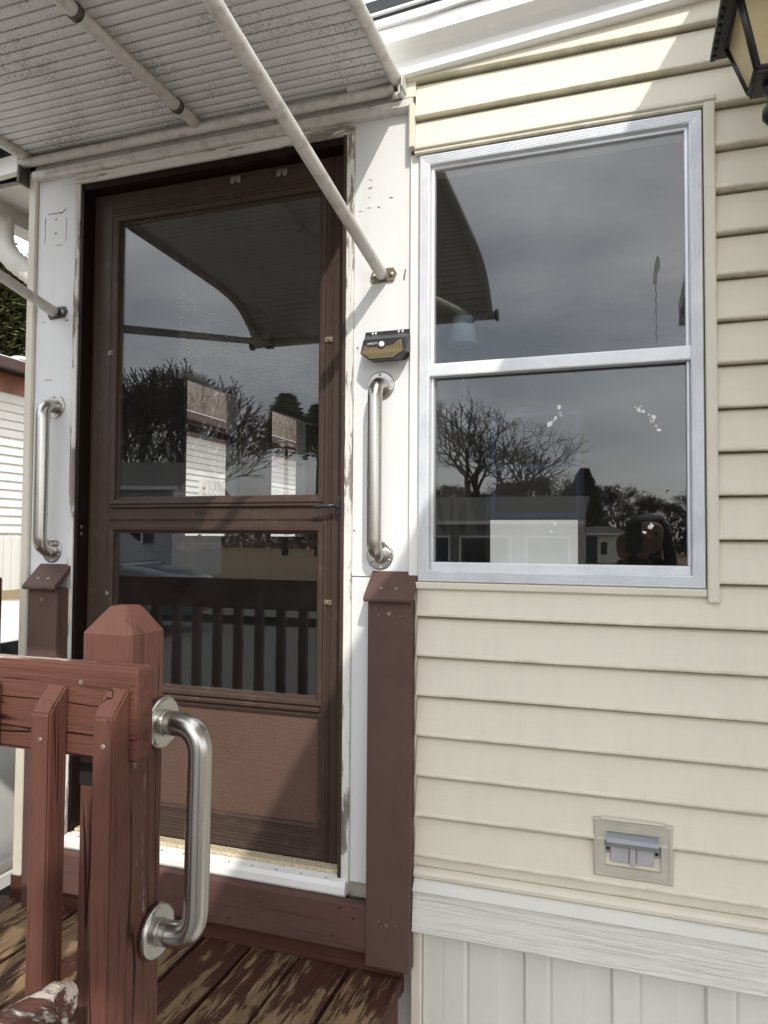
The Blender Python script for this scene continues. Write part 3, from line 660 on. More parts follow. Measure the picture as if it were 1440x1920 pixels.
# ------------------------------------------------------------------ awning over the door
def awning_prof():
    P = [(.0, 2.850), (.45, 2.838), (.95, 2.822), (1.10, 2.808), (1.20, 2.785), (1.285, 2.742), (1.35, 2.690), (1.40, 2.635)]
    P = [Vector((0, -a_, b_)) for a_, b_ in P]; out = []
    for i in range(len(P)-1):
        p0, p1, p2, p3 = P[max(i-1, 0)], P[i], P[i+1], P[min(i+2, len(P)-1)]
        for k in range(10):
            t = k/10
            out.append(0.5*((2*p1)+(-p0+p2)*t+(2*p0-5*p1+4*p2-p3)*t*t+(-p0+3*p1-3*p2+p3)*t**3))
    out.append(P[-1]); return out
AP = awning_prof(); acc = [0]
for i in range(1, len(AP)): acc.append(acc[-1]+(AP[i]-AP[i-1]).length)
def ap(s):
    s = max(0, min(acc[-1], s)); i = 1
    while i < len(acc)-1 and acc[i] < s: i += 1
    t = (s-acc[i-1])/(acc[i]-acc[i-1]); d = (AP[i]-AP[i-1]).normalized(); return AP[i-1].lerp(AP[i], t), Vector((0, d.z, -d.y))*-1 if False else Vector((0, -d.z, d.y))*(-1 if d.y > 0 else 1)
def nrm_up(s):
    p, _ = ap(s); q, _ = ap(s+.01); o_, _ = ap(s-.01); d = (q-o_).normalized(); n_ = Vector((0, -d.z, d.y)); return n_ if n_.z > 0 else -n_
AW = thing('door_awning', (-1.21, 0, 2.6), 'mildewed ribbed metal awning over the brown storm door', 'awning', None)
X0, X1 = -1.853, -.572
step = .0335; s = .006
while s < acc[-1]-.01:
    e = min(s+step, acc[-1]); a_, b_ = ap(s)[0], ap(e)[0]; na, nb = nrm_up(s), nrm_up(e)
    sag = random.uniform(-.0006, .0006)
    td = (b_-a_).normalized()
    g_ = td*.0026; m1_ = a_.lerp(b_, .3); m2_ = a_.lerp(b_, .7); dp = .0028+sag
    q = [a_+na*.011, a_+na*.011+g_, a_+na*.001+g_, m1_-na*dp, m2_-nb*dp, b_+nb*.001-g_, b_+nb*.011-g_, b_+nb*.011, b_+nb*.013, a_+na*.013]
    obj('slat', prism(BM(), [(p.y, p.z) for p in q], 'X', X0, X1), 'awning_metal', AW)
    s = e
def along(s0, s1, x, off, n=40):
    return [Vector((x, 0, 0)) + ap(s0+(s1-s0)*k/n)[0] - nrm_up(s0+(s1-s0)*k/n)*off for k in range(n+1)]
for x_ in (-1.848, -.577):
    bm = BM(); tube(bm, along(.01, acc[-1], x_, .012), .0165, 14); obj('side_tube', bm, 'awning_tube', AW)
bm = BM(); tube(bm, along(.035, acc[-1], -1.20, .022), .0165, 14); RB = obj('rib_tube', bm, 'awning_tube', AW)
for s_ in (.135, .535, 1.0):
    p = Vector((-1.2, 0, 0))+ap(s_)[0]-nrm_up(s_)*.022; bm = BM(); tube(bm, [p+Vector((0, .009, 0)), p-Vector((0, .009, 0))], .0195, 16); obj('clip', bm, 'bracket_dark', RB)
bm = BM(); tube(bm, [(-1.872, -.026, 2.818), (-.585, -.026, 2.818)], .0135, 12, True, 1.3); obj('wall_rail', bm, 'awning_tube', AW)
bm = BM(); box(bm, -.572, -.560, -.040, -.001, 2.796, 2.862, .002); box(bm, -.5595, -.5545, -.052, -.001, 2.808, 2.846, .001); tube(bm, [(-.588, -.028, 2.800), (-.572, -.028, 2.800)], .009, 8); obj('wall_bracket', bm, 'awning_tube', AW)
bm = BM(); box(bm, -1.874, -1.862, -.040, .012, 2.752, 2.862, .002); obj('wall_bracket', bm, 'bracket_dark', AW)
fe = AP[-1]
bm = BM(); tube(bm, [(-1.872, fe.y, fe.z-.012), (-.552, fe.y, fe.z-.012)], .018, 14); FB = obj('front_bar', bm, 'awning_tube', AW)
for x_ in (-1.884, -.552):
    bm = BM(); tube(bm, [(x_, fe.y, fe.z-.012), (x_+.012, fe.y, fe.z-.012)], .027, 16); obj('end_cap', bm, 'bracket_dark', FB)
for (xw, xf, mt) in ((-.6255, -.672, 'bracket_bronze'), (-1.7405, -1.775, 'bracket_dark')):
    a_ = Vector((xw, -.004, 2.322)); b_ = Vector((xf, fe.y+.005, fe.z-.005)); d = (b_-a_).normalized()
    bm = BM(); tube(bm, [a_+d*.002, a_+d*.02, a_+d*.06, b_-d*.03, b_], [.017, .017, .0158, .0155, .0155], 16); br_ = obj('brace', bm, 'awning_tube', AW)
    bm = BM(); prism(bm, [(xw-.037, 2.322), (xw-.028, 2.340), (xw+.030, 2.342), (xw+.039, 2.326), (xw+.030, 2.306), (xw-.030, 2.304)], 'Y', .0055, .0118)
    box(bm, xw-.012, xw+.012, -.012, .0056, 2.308, 2.334, .002); bk = obj('bracket', bm, mt, br_)
    bm = BM()
    for o_ in (-.026, .026): disc(bm, (xw+o_, .0055, 2.323), (0, -1, 0), .0068, .006, 12, 1)
    obj('screw', bm, 'screw_steel', br_)
    bx('front_clip', (xf-.02, xf+.02, fe.y-.012, fe.y+.014, fe.z-.036, fe.z-.002), 'bracket_dark', br_, .003)

# patio cover further along the wall: it shades the right half of the wall
PC = thing('patio_cover', (2.2, -1.5, 0), 'flat white metal patio cover on posts, its corner mirrored at the window edge', 'canopy')
for k in range(13):
    x_ = .335+.3*k
    bm = BM(); prism(bm, [(x_, 3.16), (x_, 3.20), (x_+.004, 3.20), (x_+.004, 3.165), (x_+.294, 3.165), (x_+.294, 3.20), (x_+.2985, 3.20), (x_+.2985, 3.16)], 'Y', -3.0, .3)
    for v_ in bm.verts: v_.co.z += .037*v_.co.y+.15*0
    obj('roof_panel', bm, 'white_trim', PC)
bx('front_beam', (.335, 4.23, -2.98, -2.90, 2.945, 3.045), 'white_trim', PC)
bx('side_beam', (.336, .376, -2.899, .1, 3.0, 3.045), 'white_trim', PC)
for x_ in (1.7, 4.1): bx('post', (x_, x_+.09, -2.985, -2.895, 0, 2.944), 'white_trim', PC, .004)

# ------------------------------------------------------------------ fittings on the wall
SL = thing('solar_light', (-.608, .01, 2.07), 'black motion sensor solar light with tan LED face on white panel', 'wall light')
cx, cz = -.608, 2.121
B_ = [(-.066, .046), (.062, .046), (.068, .038), (.068, -.018), (.046, -.037), (-.046, -.037), (-.068, -.018), (-.068, .034)]
F_ = [(-.056, .014), (.054, .014), (.0565, .013), (.0625, -.026), (.035, -.047), (-.035, -.047), (-.0625, -.026), (-.058, .012)]
bm = BM()
Bv = [bm.verts.new((cx+x, .0115, cz+z)) for x, z in B_]; Mv = [bm.verts.new((cx+x, .004, cz+z)) for x, z in B_]
Nv = [bm.verts.new((cx+x*.96, .003, cz+(z-.008 if z > .02 else z))) for x, z in B_]
FT = [-.036 if z > 0 else (-.047 if z > -.04 else -.052) for x, z in F_]
Fv = [bm.verts.new((cx+x, y_, cz+z)) for (x, z), y_ in zip(F_, FT)]
for A_, C_ in ((Bv, Mv), (Mv, Nv), (Nv, Fv)):
    for i in range(8): bm.faces.new((A_[i], A_[(i+1) % 8], C_[(i+1) % 8], C_[i]))
bm.faces.new(Bv); bm.faces.new(Fv[::-1]); bmesh.ops.recalc_face_normals(bm, faces=bm.faces[:])
obj('housing', bm, 'black_plastic', SL)
lens = [(-.053, -.003), (-.036, -.010), (-.014, -.010), (-.010, -.016), (.002, -.017), (.008, -.010), (.028, -.007), (.050, .009), (.0585, -.025), (.033, -.043), (-.033, -.043), (-.0585, -.025)]
def fy(z): return -.036-(.014-z)/.061*.016
bm = prism(BM(), [(cx+x, cz+z) for x, z in lens], 'Y', .002, -.002)
for v_ in bm.verts: v_.co.y += fy(v_.co.z-cz)-.0008
obj('led_panel', bm, 'led_lens', SL)
bm = BM(); disc(bm, (cx-.003, -.0395, cz-.004), (0, -1, 0), .0105, .004, 20); obj('sensor_ring', bm, 'black_plastic', SL)
bm = BM(); disc(bm, (cx-.003, -.0434, cz-.004), (0, -1, 0), .0082, .006, 20, 1); obj('sensor', bm, 'white_plastic', SL)
for x_ in (.030, .041, -.045, -.036): obj('keyhole', disc(BM(), (cx+x_, .0038, cz+.0415), (0, -1, 0), .003, .0008, 10), 'white_plastic', SL)
fc = bpy.data.curves.new('brand_text', 'FONT'); fc.body = 'HMCITY'; fc.size = .0082; fc.extrude = .0002; fc.align_x = 'LEFT'
fo = bpy.data.objects.new('tmp_text', fc); COL.objects.link(fo); bpy.context.view_layer.update()
tm = bpy.data.meshes.new_from_object(fo.evaluated_get(bpy.context.evaluated_depsgraph_get())); bpy.data.objects.remove(fo)
bm = BM(); bm.from_mesh(tm); bpy.data.meshes.remove(tm)
for v_ in bm.verts: v_.co = Vector((cx-.0445+v_.co.x*.95, fy(-.0015+v_.co.y)-.0006-v_.co.z, cz-.0015+v_.co.y))
obj('lettering', bm, 'white_plastic', SL)

def grab_bar(label, T_, B2, nrm, off, rad, fr, tangent, cover=False):
    T_, B2, nrm, tangent = Vector(T_), Vector(B2), Vector(nrm), Vector(tangent)
    g = thing('grab_bar', B2, label, 'grab bar', None)
    pts = fillet([T_+nrm*.003, T_+nrm*off, B2+nrm*off, B2+nrm*.003], min(.045, off*.93), 9)
    bm = BM(); tube(bm, pts, rad, 22); obj('bar', bm, 'steel', g)
    upv = nrm.cross(tangent)
    for c in (T_, B2):
        bm = BM()
        if cover: tube(bm, [c, c+nrm*.008, c+nrm*.0115, c+nrm*.013], [fr, fr, fr*.95, fr*.86], 36); tube(bm, [c+nrm*.0131, c+nrm*.016], [rad*1.10, rad*1.05], 22)
        else: tube(bm, [c, c+nrm*.0035, c+nrm*.0045], [fr, fr, fr*.93], 32); tube(bm, [c+nrm*.0046, c+nrm*.010], [rad*1.14, rad*1.08], 22)
        f_ = obj('flange', bm, 'steel', g)
        if cover: continue
        for an in (95, 215, 335): obj('screw', disc(BM(), c+nrm*.0047+(tangent*math.cos(R(an))+upv*math.sin(R(an)))*fr*.79, nrm, fr*.10, .0035, 10, 1), 'screw_steel', f_)
        for an in (20, 155, 275): obj('slot', disc(BM(), c+nrm*.0046+(tangent*math.cos(R(an))+upv*math.sin(R(an)))*fr*.8, nrm, fr*.085, .0006, 10), 'white_panel', f_)
    return g
grab_bar('stainless grab bar on the white panel below the solar light', (-.630, .0118, 2.018), (-.630, .0118, 1.553), (0, -1, 0), .052, .0200, .0385, (1, 0, 0))
grab_bar('stainless grab bar on the white panel beside the corner trim', (-1.742, .0118, 2.018), (-1.742, .0118, 1.553), (0, -1, 0), .052, .0205, .0385, (1, 0, 0))

OB = thing('outlet_box', (.016, -.02, .79), 'weathered outdoor outlet with flip lid set in the cream siding', 'outlet')
obj('cover_plate', frame(BM(), -.073, .105, .795, .932, [(0, .0), (0, -.018), (.004, -.022), (.008, -.022), (.009, -.020), (.026, -.020), (.027, -.008), (.027, .0)]), 'outlet_plate', OB)
bx('back_plate', (-.0462, .0782, -.006, .0005, .8222, .9048), 'outlet_grey', OB)
bx('top_fin', (-.055, .087, -.026, -.012, .9322, .9365), 'cream_trim', OB)
bx('socket_cover', (-.034, .008, -.0175, -.0065, .832, .876), 'outlet_grey', OB, .002); bx('socket_cover', (.024, .063, -.0175, -.0065, .832, .876), 'outlet_grey', OB, .002); bx('socket_bar', (.009, .023, -.020, -.0066, .828, .884), 'outlet_grey', OB, .002)
obj('flip_lid', prism(BM(), [(-.007, .903), (-.018, .902), (-.030, .892), (-.036, .884), (-.034, .874), (-.030, .872), (-.028, .880), (-.016, .888), (-.007, .890)], 'X', -.043, .075), 'outlet_lid', OB)
bm = BM()
for x_ in (-.040, .0695): disc(bm, (x_, -.0063, .858), (0, -1, 0), .0035, .002, 10)
obj('screw', bm, 'dark_hole', OB)

# ------------------------------------------------------------------ deck
DZ = .455
DK = thing('deck', (-1.6, -.5, 0), 'small wooden entry deck with peeling brown paint', 'deck')
x = -.553; i = 0
while x > -3.0:
    w_ = .1395; dz = random.uniform(-.002, .002); ln = random.uniform(-.012, .012)
    bx('deck_board', (x-w_, x, -1.02+ln, -.008+random.uniform(-.006, .004), DZ-.036+dz, DZ+dz), 'deck_wood_Y', DK, .004, 2); x -= .1495
bx('joist', (-3.0, -.565, -1.0, -.96, .27, DZ-.039), 'brown_wood_X', DK); bx('joist', (-3.0, -.565, -.50, -.46, .27, DZ-.039), 'brown_wood_X', DK); bx('joist', (-3.0, -.565, -.05, -.012, .27, DZ-.039), 'brown_wood_X', DK)
bx('rim_board', (-.600, -.5625, -.955, -.055, .28, DZ-.040), 'brown_wood_Y', DK)
for x_ in (-.66, -2.9):
    for y_ in (-.90, -.16): bx('leg', (x_-.09, x_, y_-.05, y_+.04, -.17 if x_ < -2 else 0, DZ-.040), 'brown_wood_Z', DK)
painted_wood('ledger_flaky', (0.09, 0.036, 0.026), 'X', amount=0.36, bare=(0.72, 0.7, 0.66), grain=0.8)
bx('ledger', (-1.86, -.56, -.006, .028, .40, .519), 'ledger_flaky', DK)
BBD = bx('base_board', (-1.66, -.575, -.040, -.0085, .515, .6345), 'brown_base_X', DK, .004, 2)
bm = BM()
for (x_, z_) in ((-1.25, .55), (-.95, .60), (-.72, .62), (-.74, .545), (-1.05, .54), (-.68, .60)): disc(bm, (x_, -.0402, z_), (0, -1, 0), .0032, .001, 8)
obj('nail_head', bm, 'dark_hole', BBD)
def wall_post(label, x0, x1, zb, grp=None):
    t = thing('railing_post', ((x0+x1)/2, -.02, zb), label, 'post')
    bx('post', (x0, x1, -.045, -.006 if x0 > -1 else .0085, zb, 1.437), 'brown_smooth_Z', t, .004, 2)
    bm = BM(); prism(bm, [(.010, 1.490), (.010, 1.512), (-.062, 1.448), (-.066, 1.440), (-.062, 1.432), (-.050, 1.4375)], 'X', x0-.006, x1+.006)
    bmesh.ops.bevel(bm, geom=bm.edges[:], offset=.002, segments=1, affect='EDGES'); cp = obj('cap', bm, 'brown_smooth_Z', t)
    bm = BM()
    for x_ in (.3, .65): p = Vector((x0+(x1-x0)*x_, -.040, 1.4672)); disc(bm, p, (0, -.66, .75), .005, .0012, 10)
    obj('screw', bm, 'bracket_bronze', cp)
    bm = BM()
    for x_, z_, r_ in ((.5, 1.402, .006), (.25, 1.397, .002), (.75, 1.397, .002), (.48, .60, .005), (.3, .607, .002), (.68, .603, .002)): disc(bm, (x0+(x1-x0)*x_, -.0452, z_), (0, -1, 0), r_, .0012, 10)
    obj('screw', bm, 'bracket_bronze', t)
wall_post('brown painted half post with sloped cap beside the window', -.645, -.5245, .487)
wall_post('brown painted half post with sloped cap at the corner trim', -1.780, -1.666, .456)
# front railing
RL = thing('deck_railing', (-1.7, -.93, .43), 'weathered brown deck railing with chamfered balusters', 'railing')
def post4(x0, x1, y0, y1, zb, zt, peak, mat='brown_wood_Z'):
    bm = BM(); c = .006
    ring = [(x0+c, y0), (x1-c, y0), (x1, y0+c), (x1, y1-c), (x1-c, y1), (x0+c, y1), (x0, y1-c), (x0, y0+c)]
    cx_, cy_ = (x0+x1)/2, (y0+y1)/2; lv = []
    for z_, k in ((zb, 1), (zt, 1), (zt+(peak-zt)*.88, .46), (peak, .34)):
        lv.append([bm.verts.new((cx_+(px_-cx_)*k+random.uniform(-.001, .001), cy_+(py_-cy_)*k, z_+random.uniform(-.0008, .0008))) for px_, py_ in ring])
    for A_, B2 in zip(lv, lv[1:]):
        for j in range(8): bm.faces.new((A_[j], A_[(j+1) % 8], B2[(j+1) % 8], B2[j]))
    bm.faces.new(lv[0][::-1]); bm.faces.new(lv[-1]); return bm
FP = obj('post', post4(-.801, -.711, -.9295, -.838, .27, 1.449, 1.490), 'post_worn', RL)
bx('dark_square', (-.798, -.772, -.9305, -.9290, 1.218, 1.252), 'dark_hole', FP)  # thin dark square laid on the front face of the post
obj('post', post4(-2.99, -2.90, -.9295, -.838, .27, 1.449, 1.490), 'brown_wood_Z', RL)
TR = bx('top_rail', (-2.99, -.6655, -.968, -.930, 1.273, 1.408), 'brown_wood_X', RL, .006, 2)
bx('worn_edge', (-2.985, -.671, -.9655, -.9325, 1.4062, 1.4092), 'top_worn_X', TR, .0012)
bm = BM(); disc(bm, (-.766, -.9682, 1.383), (0, -1, 0), .004, .001, 8); disc(bm, (-.80, -.9682, 1.325), (0, -1, 0), .003, .001, 8); obj('nail_head', bm, 'bracket_bronze', TR)
bx('bottom_rail', (-2.89, -.802, -.968, -.930, .53, .60), 'brown_wood_X', RL, .004)
bm = BM(); prism(bm, [(-1.006, .47), (-1.006, 1.344), (-1.001, 1.352), (-.9735, 1.381), (-.9685, 1.380), (-.9685, .47)], 'X', -.7125, -.677)
bmesh.ops.bevel(bm, geom=bm.edges[:], offset=.003, segments=2, affect='EDGES'); b0 = obj('baluster', bm, 'brown_wood_Z', RL)
bals = [b0]+[share('baluster', b0, RL, (-.1105*k-(.016 if k > 1 else 0), 0, random.uniform(-.006, .004))) for k in range(1, 20)]
for b_ in bals:
    bm = BM(); p = wloc(b_); disc(bm, (p.x+.002, -1.0062, 1.305), (0, -1, 0), .0042, .0015, 9, 1); obj('nail_head', bm, 'bracket_bronze', b_)
grab_bar('stainless grab bar screwed to the front railing post', (-.7105, -.852, 1.302), (-.7105, -.858, .976), (1, 0, 0), .076, .0195, .0415, (0, 1, 0), True)
# side railing post just past the corner
RL2 = thing('side_railing', (-2.05, -.3, .455), 'brown side railing past the left corner of the deck', 'railing')
obj('post', post4(-1.965, -1.884, -.12, -.04, .456, 1.462, 1.495), 'brown_wood_Z', RL2)
HR = BM(); tube(HR, [(-.700, -1.062, .985), (-.706, -1.062, .9845), (-.95, -1.262, .86), (-1.30, -1.542, .69)], [.026, .029, .029, .029], 18)
HR = obj('stair_handrail', HR, 'handrail_wood'); HR.name = 'stair_handrail'
tag(HR, 'round wooden handrail with flaking brown paint and sawn end', 'handrail')
bm = BM(); tube(bm, [(-1.26, -1.51, .68), (-1.26, -1.51, 0)], .022, 8); obj('support_post', bm, 'brown_wood_Z', HR)
# ------------------------------------------------------------------ lantern on its post
LN = thing('lamp_post', (.302, -.243, 0), 'black lantern with amber panes on a slim black post', 'lamp post')
lx, ly = .302, -.243
bm = BM()
def ringz(h, z): return [(lx-h, ly-h, z), (lx+h, ly-h, z), (lx+h, ly+h, z), (lx-h, ly+h, z)]
tp, bt = ringz(.081, 2.672), ringz(.044, 2.540)
for i in range(4): tube(bm, [tp[i], bt[i]], .008, 4)
for rg in (tp, bt):
    for i in range(4): tube(bm, [rg[i], rg[(i+1) % 4]], .008, 4)
box(bm, lx-.046, lx+.046, ly-.046, ly+.046, 2.528, 2.541, .003)
LF = obj('lantern_frame', bm, 'black_metal', LN)
for i in range(4):
    a_, b_, c_, d_ = (Vector(tp[i]), Vector(tp[(i+1) % 4]), Vector(bt[(i+1) % 4]), Vector(bt[i]))
    n_ = (b_-a_).cross(d_-a_).normalized(); bm = BM()
    q = [bm.verts.new(p+n_*o_) for o_ in (-.0015, .0015) for p in (a_, b_, c_, d_)]
    for f_ in ((3, 2, 1, 0), (4, 5, 6, 7), (0, 1, 5, 4), (1, 2, 6, 5), (2, 3, 7, 6), (3, 0, 4, 7)): bm.faces.new([q[j] for j in f_])
    obj('pane', bm, 'amber_glass', LF)
RFL = BM(); lv = []
hs = [(.113, 2.670), (.113, 2.682), (.100, 2.690), (.102, 2.706), (.086, 2.714), (.088, 2.730), (.070, 2.738), (.072, 2.754), (.05, 2.764), (.02, 2.80), (.012, 2.83)]
for h, z in hs: lv.append([RFL.verts.new(p) for p in ringz(h, z)])
for A_, B2 in zip(lv, lv[1:]):
    for j in range(4): RFL.faces.new((A_[j], A_[(j+1) % 4], B2[(j+1) % 4], B2[j]))
RFL.faces.new(lv[0][::-1]); RFL.faces.new(lv[-1]); RFO = obj('lantern_roof', RFL, 'black_metal', LN)
for k in range(9):
    for sx_ in (-1, 1): bx('roof_tooth', (lx+sx_*.109-.006, lx+sx_*.109+.006, ly-.112+.025*k, ly-.112+.025*k+.016, 2.6605, 2.6695), 'black_metal', RFO, .002)
bm = BM(); tube(bm, [(lx, ly, 2.528), (lx, ly, 2.515), (lx, ly, 2.505), (lx, ly, 2.49), (lx, ly, 2.475), (lx, ly, 2.46), (lx, ly, 2.45), (lx, ly, 2.43)], [.028, .028, .020, .020, .030, .030, .022, .0125], 18); obj('collar', bm, 'black_metal', LN)
bm = BM(); tube(bm, [(lx, ly, 2.432), (lx, ly, .35)], .012, 16); obj('pole', bm, 'black_metal', LN)
bm = BM(); tube(bm, [(lx, ly, .36), (lx, ly, .30), (lx, ly, .06), (lx, ly, .05), (lx, ly, 0)], [.022, .04, .05, .09, .09], 18); obj('base', bm, 'black_metal', LN)

# ------------------------------------------------------------------ neighbour's house to the left
NH = thing('neighbour_house', (-9.5, 10, .8), 'white sided house with brown fascia and black roof past the driveway', 'house')
bx('house_body', (-12, -7.02, 3.3, 18, .2, 3.32), 'white_siding', NH)
NW = bx('skirting', (-7.02, -6.985, 3.28, 18, .7, 1.60), 'skirt_white', NH)
for k in range(60):
    y_ = 3.3+.12*k; bx('skirting_panel', (-6.985, -6.972, y_, y_+.09, .72, 1.59), 'skirt_white', NW)
zb = 1.63; bd = None
WS = bx('side_wall', (-7.02, -7.0, 3.3, 18, 1.60, 3.31), 'white_siding', NH)
bm = BM(); prism(bm, [(-7.0, 1.63), (-6.975, 1.63), (-6.974, 1.637), (-6.996, 1.7335), (-7.0, 1.7335)], 'Y', 3.3, 18); s0 = obj('siding_board', bm, 'white_siding', WS)
for k in range(1, 16): share('siding_board', s0, WS, (0, 0, .104*k))
bx('fascia_board', (-7.0, -6.96, 3.2, 18.1, 3.31, 3.53), 'brown_band', NH)
NR = BM(); prism(NR, [(-6.66, 3.60), (-6.66, 3.63), (-9.5, 4.35), (-12.3, 3.63), (-12.3, 3.60), (-9.5, 4.32)], 'Y', 3.0, 18.3); NR = obj('roof', NR, 'black_roof', NH)
obj('gutter', prism(BM(), [(-6.66, 3.50), (-6.56, 3.50), (-6.54, 3.60), (-6.55, 3.60), (-6.57, 3.515), (-6.66, 3.515)], 'Y', 3.0, 18.3), 'maroon_gutter', NR)
bx('drip_edge', (-6.665, -6.60, 3.0, 18.3, 3.603, 3.628), 'white_trim', NR)
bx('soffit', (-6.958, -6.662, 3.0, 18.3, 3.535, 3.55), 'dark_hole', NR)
bm = BM(); p = Vector((-7.35, 5.38, 3.80)); tube(bm, [p-Vector((0, 0, .05)), p+Vector((0, 0, .04))], .06, 12); obj('vent_pipe', bm, 'black_metal', NR)
bm = BM(); tube(bm, [p+Vector((0, 0, .04)), p+Vector((0, 0, .05)), p+Vector((0, 0, .085)), p+Vector((0, 0, .09))], [.10, .105, .10, .08], 16); obj('vent_cap', bm, 'gutter_white', NR)
for y_ in (7.9, 13.0): bx('downspout', (-6.965, -6.90, y_, y_+.07, .85, 3.50), 'white_trim', NR)
PF = thing('picket_railing', (-6.2, 9.3, .9), 'white picket railing standing before the neighbour house', 'railing')
for z_ in (1.78, 2.38): bx('rail', (-6.24, -6.20, 7.9, 11.0, z_, z_+.06), 'picket_white', PF)
pk = bx('picket', (-6.198, -6.175, 7.95, 8.02, 1.70, 2.50), 'picket_white', PF)
for k in range(1, 22): share('picket', pk, PF, (0, .145*k, 0))
for y_ in (7.9, 9.4, 10.93): bx('post', (-6.30, -6.2405, y_, y_+.07, .85, 2.5), 'picket_white', PF)
bx('platform', (-6.97, -6.18, 7.9, 11.0, 1.58, 1.64), 'picket_white', PF)
# leafless shrub stems by the platform
# ------------------------------------------------------------------ cars
def car(name, label, loc, rot, paint, Lc=4.6, Wd=1.8, H=1.33, suv=0.0):
    t = thing(name, loc, label, 'car')
    hw = Wd/2; belt = .88+.17*suv; bm = BM()
    st = [(-.5, .30, .48, .80), (-.485, .22, .66, .90), (-.42, .18, .74+.1*suv, .97), (-.30, .17, belt-.06, 1), (-.20, .17, belt, 1), (.0, .17, belt+.01, 1), (.22, .17, belt+.03, 1), (.36, .18, belt+.05, .99), (.455, .22, belt+.02, .95), (.49, .28, belt-.16, .90), (.5, .36, .60, .84)]
    rings = []
    for y_, z0, z1, k in st:
        q = hw*k
        half = [(q*.80, z0), (q*.97, z0+.06), (q, z0+(z1-z0)*.35), (q*.985, z0+(z1-z0)*.62), (q*.97, z1-.07), (q*.90, z1), (q*.5, z1+.025), (0, z1+.03)]
        pr = [(px_, z_) for px_, z_ in half]+[(-px_, z_) for px_, z_ in half[-2::-1]]
        rings.append([bm.verts.new((px_, y_*Lc, z_)) for px_, z_ in pr])
    for A_, B2 in zip(rings, rings[1:]):
        for j in range(len(A_)-1): bm.faces.new((A_[j], A_[j+1], B2[j+1], B2[j])).smooth = True
        bm.faces.new((A_[-1], A_[0], B2[0], B2[-1]))
    bm.faces.new(rings[0][::-1]); bm.faces.new(rings[-1])
    bmesh.ops.recalc_face_normals(bm, faces=bm.faces[:])
    loc = Vector(loc)
    def put(nm, bm_, mat, par=t):
        o = obj(nm, bm_, mat, None, loc=(0, 0, 0)); o.parent = par; o.location = (0, 0, 0); return o
    bd_ = put('body', bm, paint)
    rear = .46 if suv else .40
    cb = [(-.22, .0), (-.07, .93), (.02, 1.0), (.16, 1.0), (.28 if not suv else .38, .93), (rear, .0)]
    def sec(f, h):
        zz = belt+.0+(H-belt)*h; return hw*(.90-.20*h), zz
    bm = BM(); rg = []
    for y_, h in cb:
        wx, zz = sec(y_, h)
        zb_ = belt-.02; wb = hw*.90
        ring = [(wb, zb_), ((wb+wx)/2+.01, (zb_+zz)/2), (wx, zz-.03*h), (wx-.06, zz), (0, zz+.02*h), (-wx+.06, zz), (-wx, zz-.03*h), (-(wb+wx)/2-.01, (zb_+zz)/2), (-wb, zb_)]
        rg.append([bm.verts.new((px_, y_*Lc, z_)) for px_, z_ in ring])
    for A_, B2 in zip(rg, rg[1:]):
        for j in range(8): bm.faces.new((A_[j], A_[j+1], B2[j+1], B2[j])).smooth = True
    bmesh.ops.recalc_face_normals(bm, faces=bm.faces[:]); put('cabin', bm, paint)
    # glass: side windows, windscreen, rear screen as slightly proud panels
    for sgn in (-1, 1):
        for (ya, yb, yc, yd) in ((-.165, .06, .06, -.055), (.075, .25 if not suv else .30, .22 if not suv else .30, .075)):
            bm = BM(); w0 = hw*.905+.004; w1 = hw*.735+.012; z0 = belt+.02; z1 = H-.09
            q = [(sgn*w0, ya*Lc, z0), (sgn*w0, yb*Lc, z0), (sgn*w1, yc*Lc, z1), (sgn*w1, yd*Lc, z1)]
            V = [bm.verts.new(p) for p in q]+[bm.verts.new((p[0]-sgn*.02, p[1], p[2])) for p in q]
            for f_ in ((0, 1, 2, 3), (7, 6, 5, 4), (0, 4, 5, 1), (1, 5, 6, 2), (2, 6, 7, 3), (3, 7, 4, 0)): bm.faces.new([V[j] for j in f_])
            bmesh.ops.recalc_face_normals(bm, faces=bm.faces[:]); put('side_window', bm, 'car_glass')
        bm = BM(); tube(bm, [(sgn*hw*.93, -.16*Lc, belt+.04), (sgn*(hw*.93+.10), -.155*Lc, belt+.06), (sgn*(hw*.93+.17), -.15*Lc, belt+.06)], [.04, .07, .05], 8); put('mirror', bm, paint)
        bm = BM(); box(bm, sgn*hw*.98-.012, sgn*hw*.98+.014, .03*Lc, .065*Lc, belt-.14, belt-.115, .004); put('door_handle', bm, paint)
        bm = BM(); box(bm, sgn*hw*.60-.14, sgn*hw*.60+.14, -.488*Lc, -.462*Lc, .60, .70, .02); put('headlight', bm, 'white_plastic')
        bm = BM(); box(bm, sgn*hw*.66-.13, sgn*hw*.66+.13, .468*Lc, .494*Lc, .66, .82, .02); put('tail_light', bm, 'lip')
        bm = BM(); box(bm, sgn*hw*.99-.01, sgn*hw*.99+.008, -.27*Lc, .27*Lc, .19, .25, .004); put('sill', bm, paint)
    for (y0_, h0, y1_, h1, nm) in ((-.205, .1, -.08, .88, 'windscreen'), (rear-.02, .12, .29 if not suv else .392, .86, 'rear_window')):
        bm = BM(); wa, za = sec(0, h0); wb, zb_ = sec(0, h1); s_ = -.012 if nm == 'windscreen' else .012
        q = [(-wa*.92, y0_*Lc+s_, za), (wa*.92, y0_*Lc+s_, za), (wb*.9, y1_*Lc+s_, zb_+.012), (-wb*.9, y1_*Lc+s_, zb_+.012)]
        V = [bm.verts.new(p) for p in q]+[bm.verts.new((p[0], p[1]-s_*1.5, p[2]-.01)) for p in q]
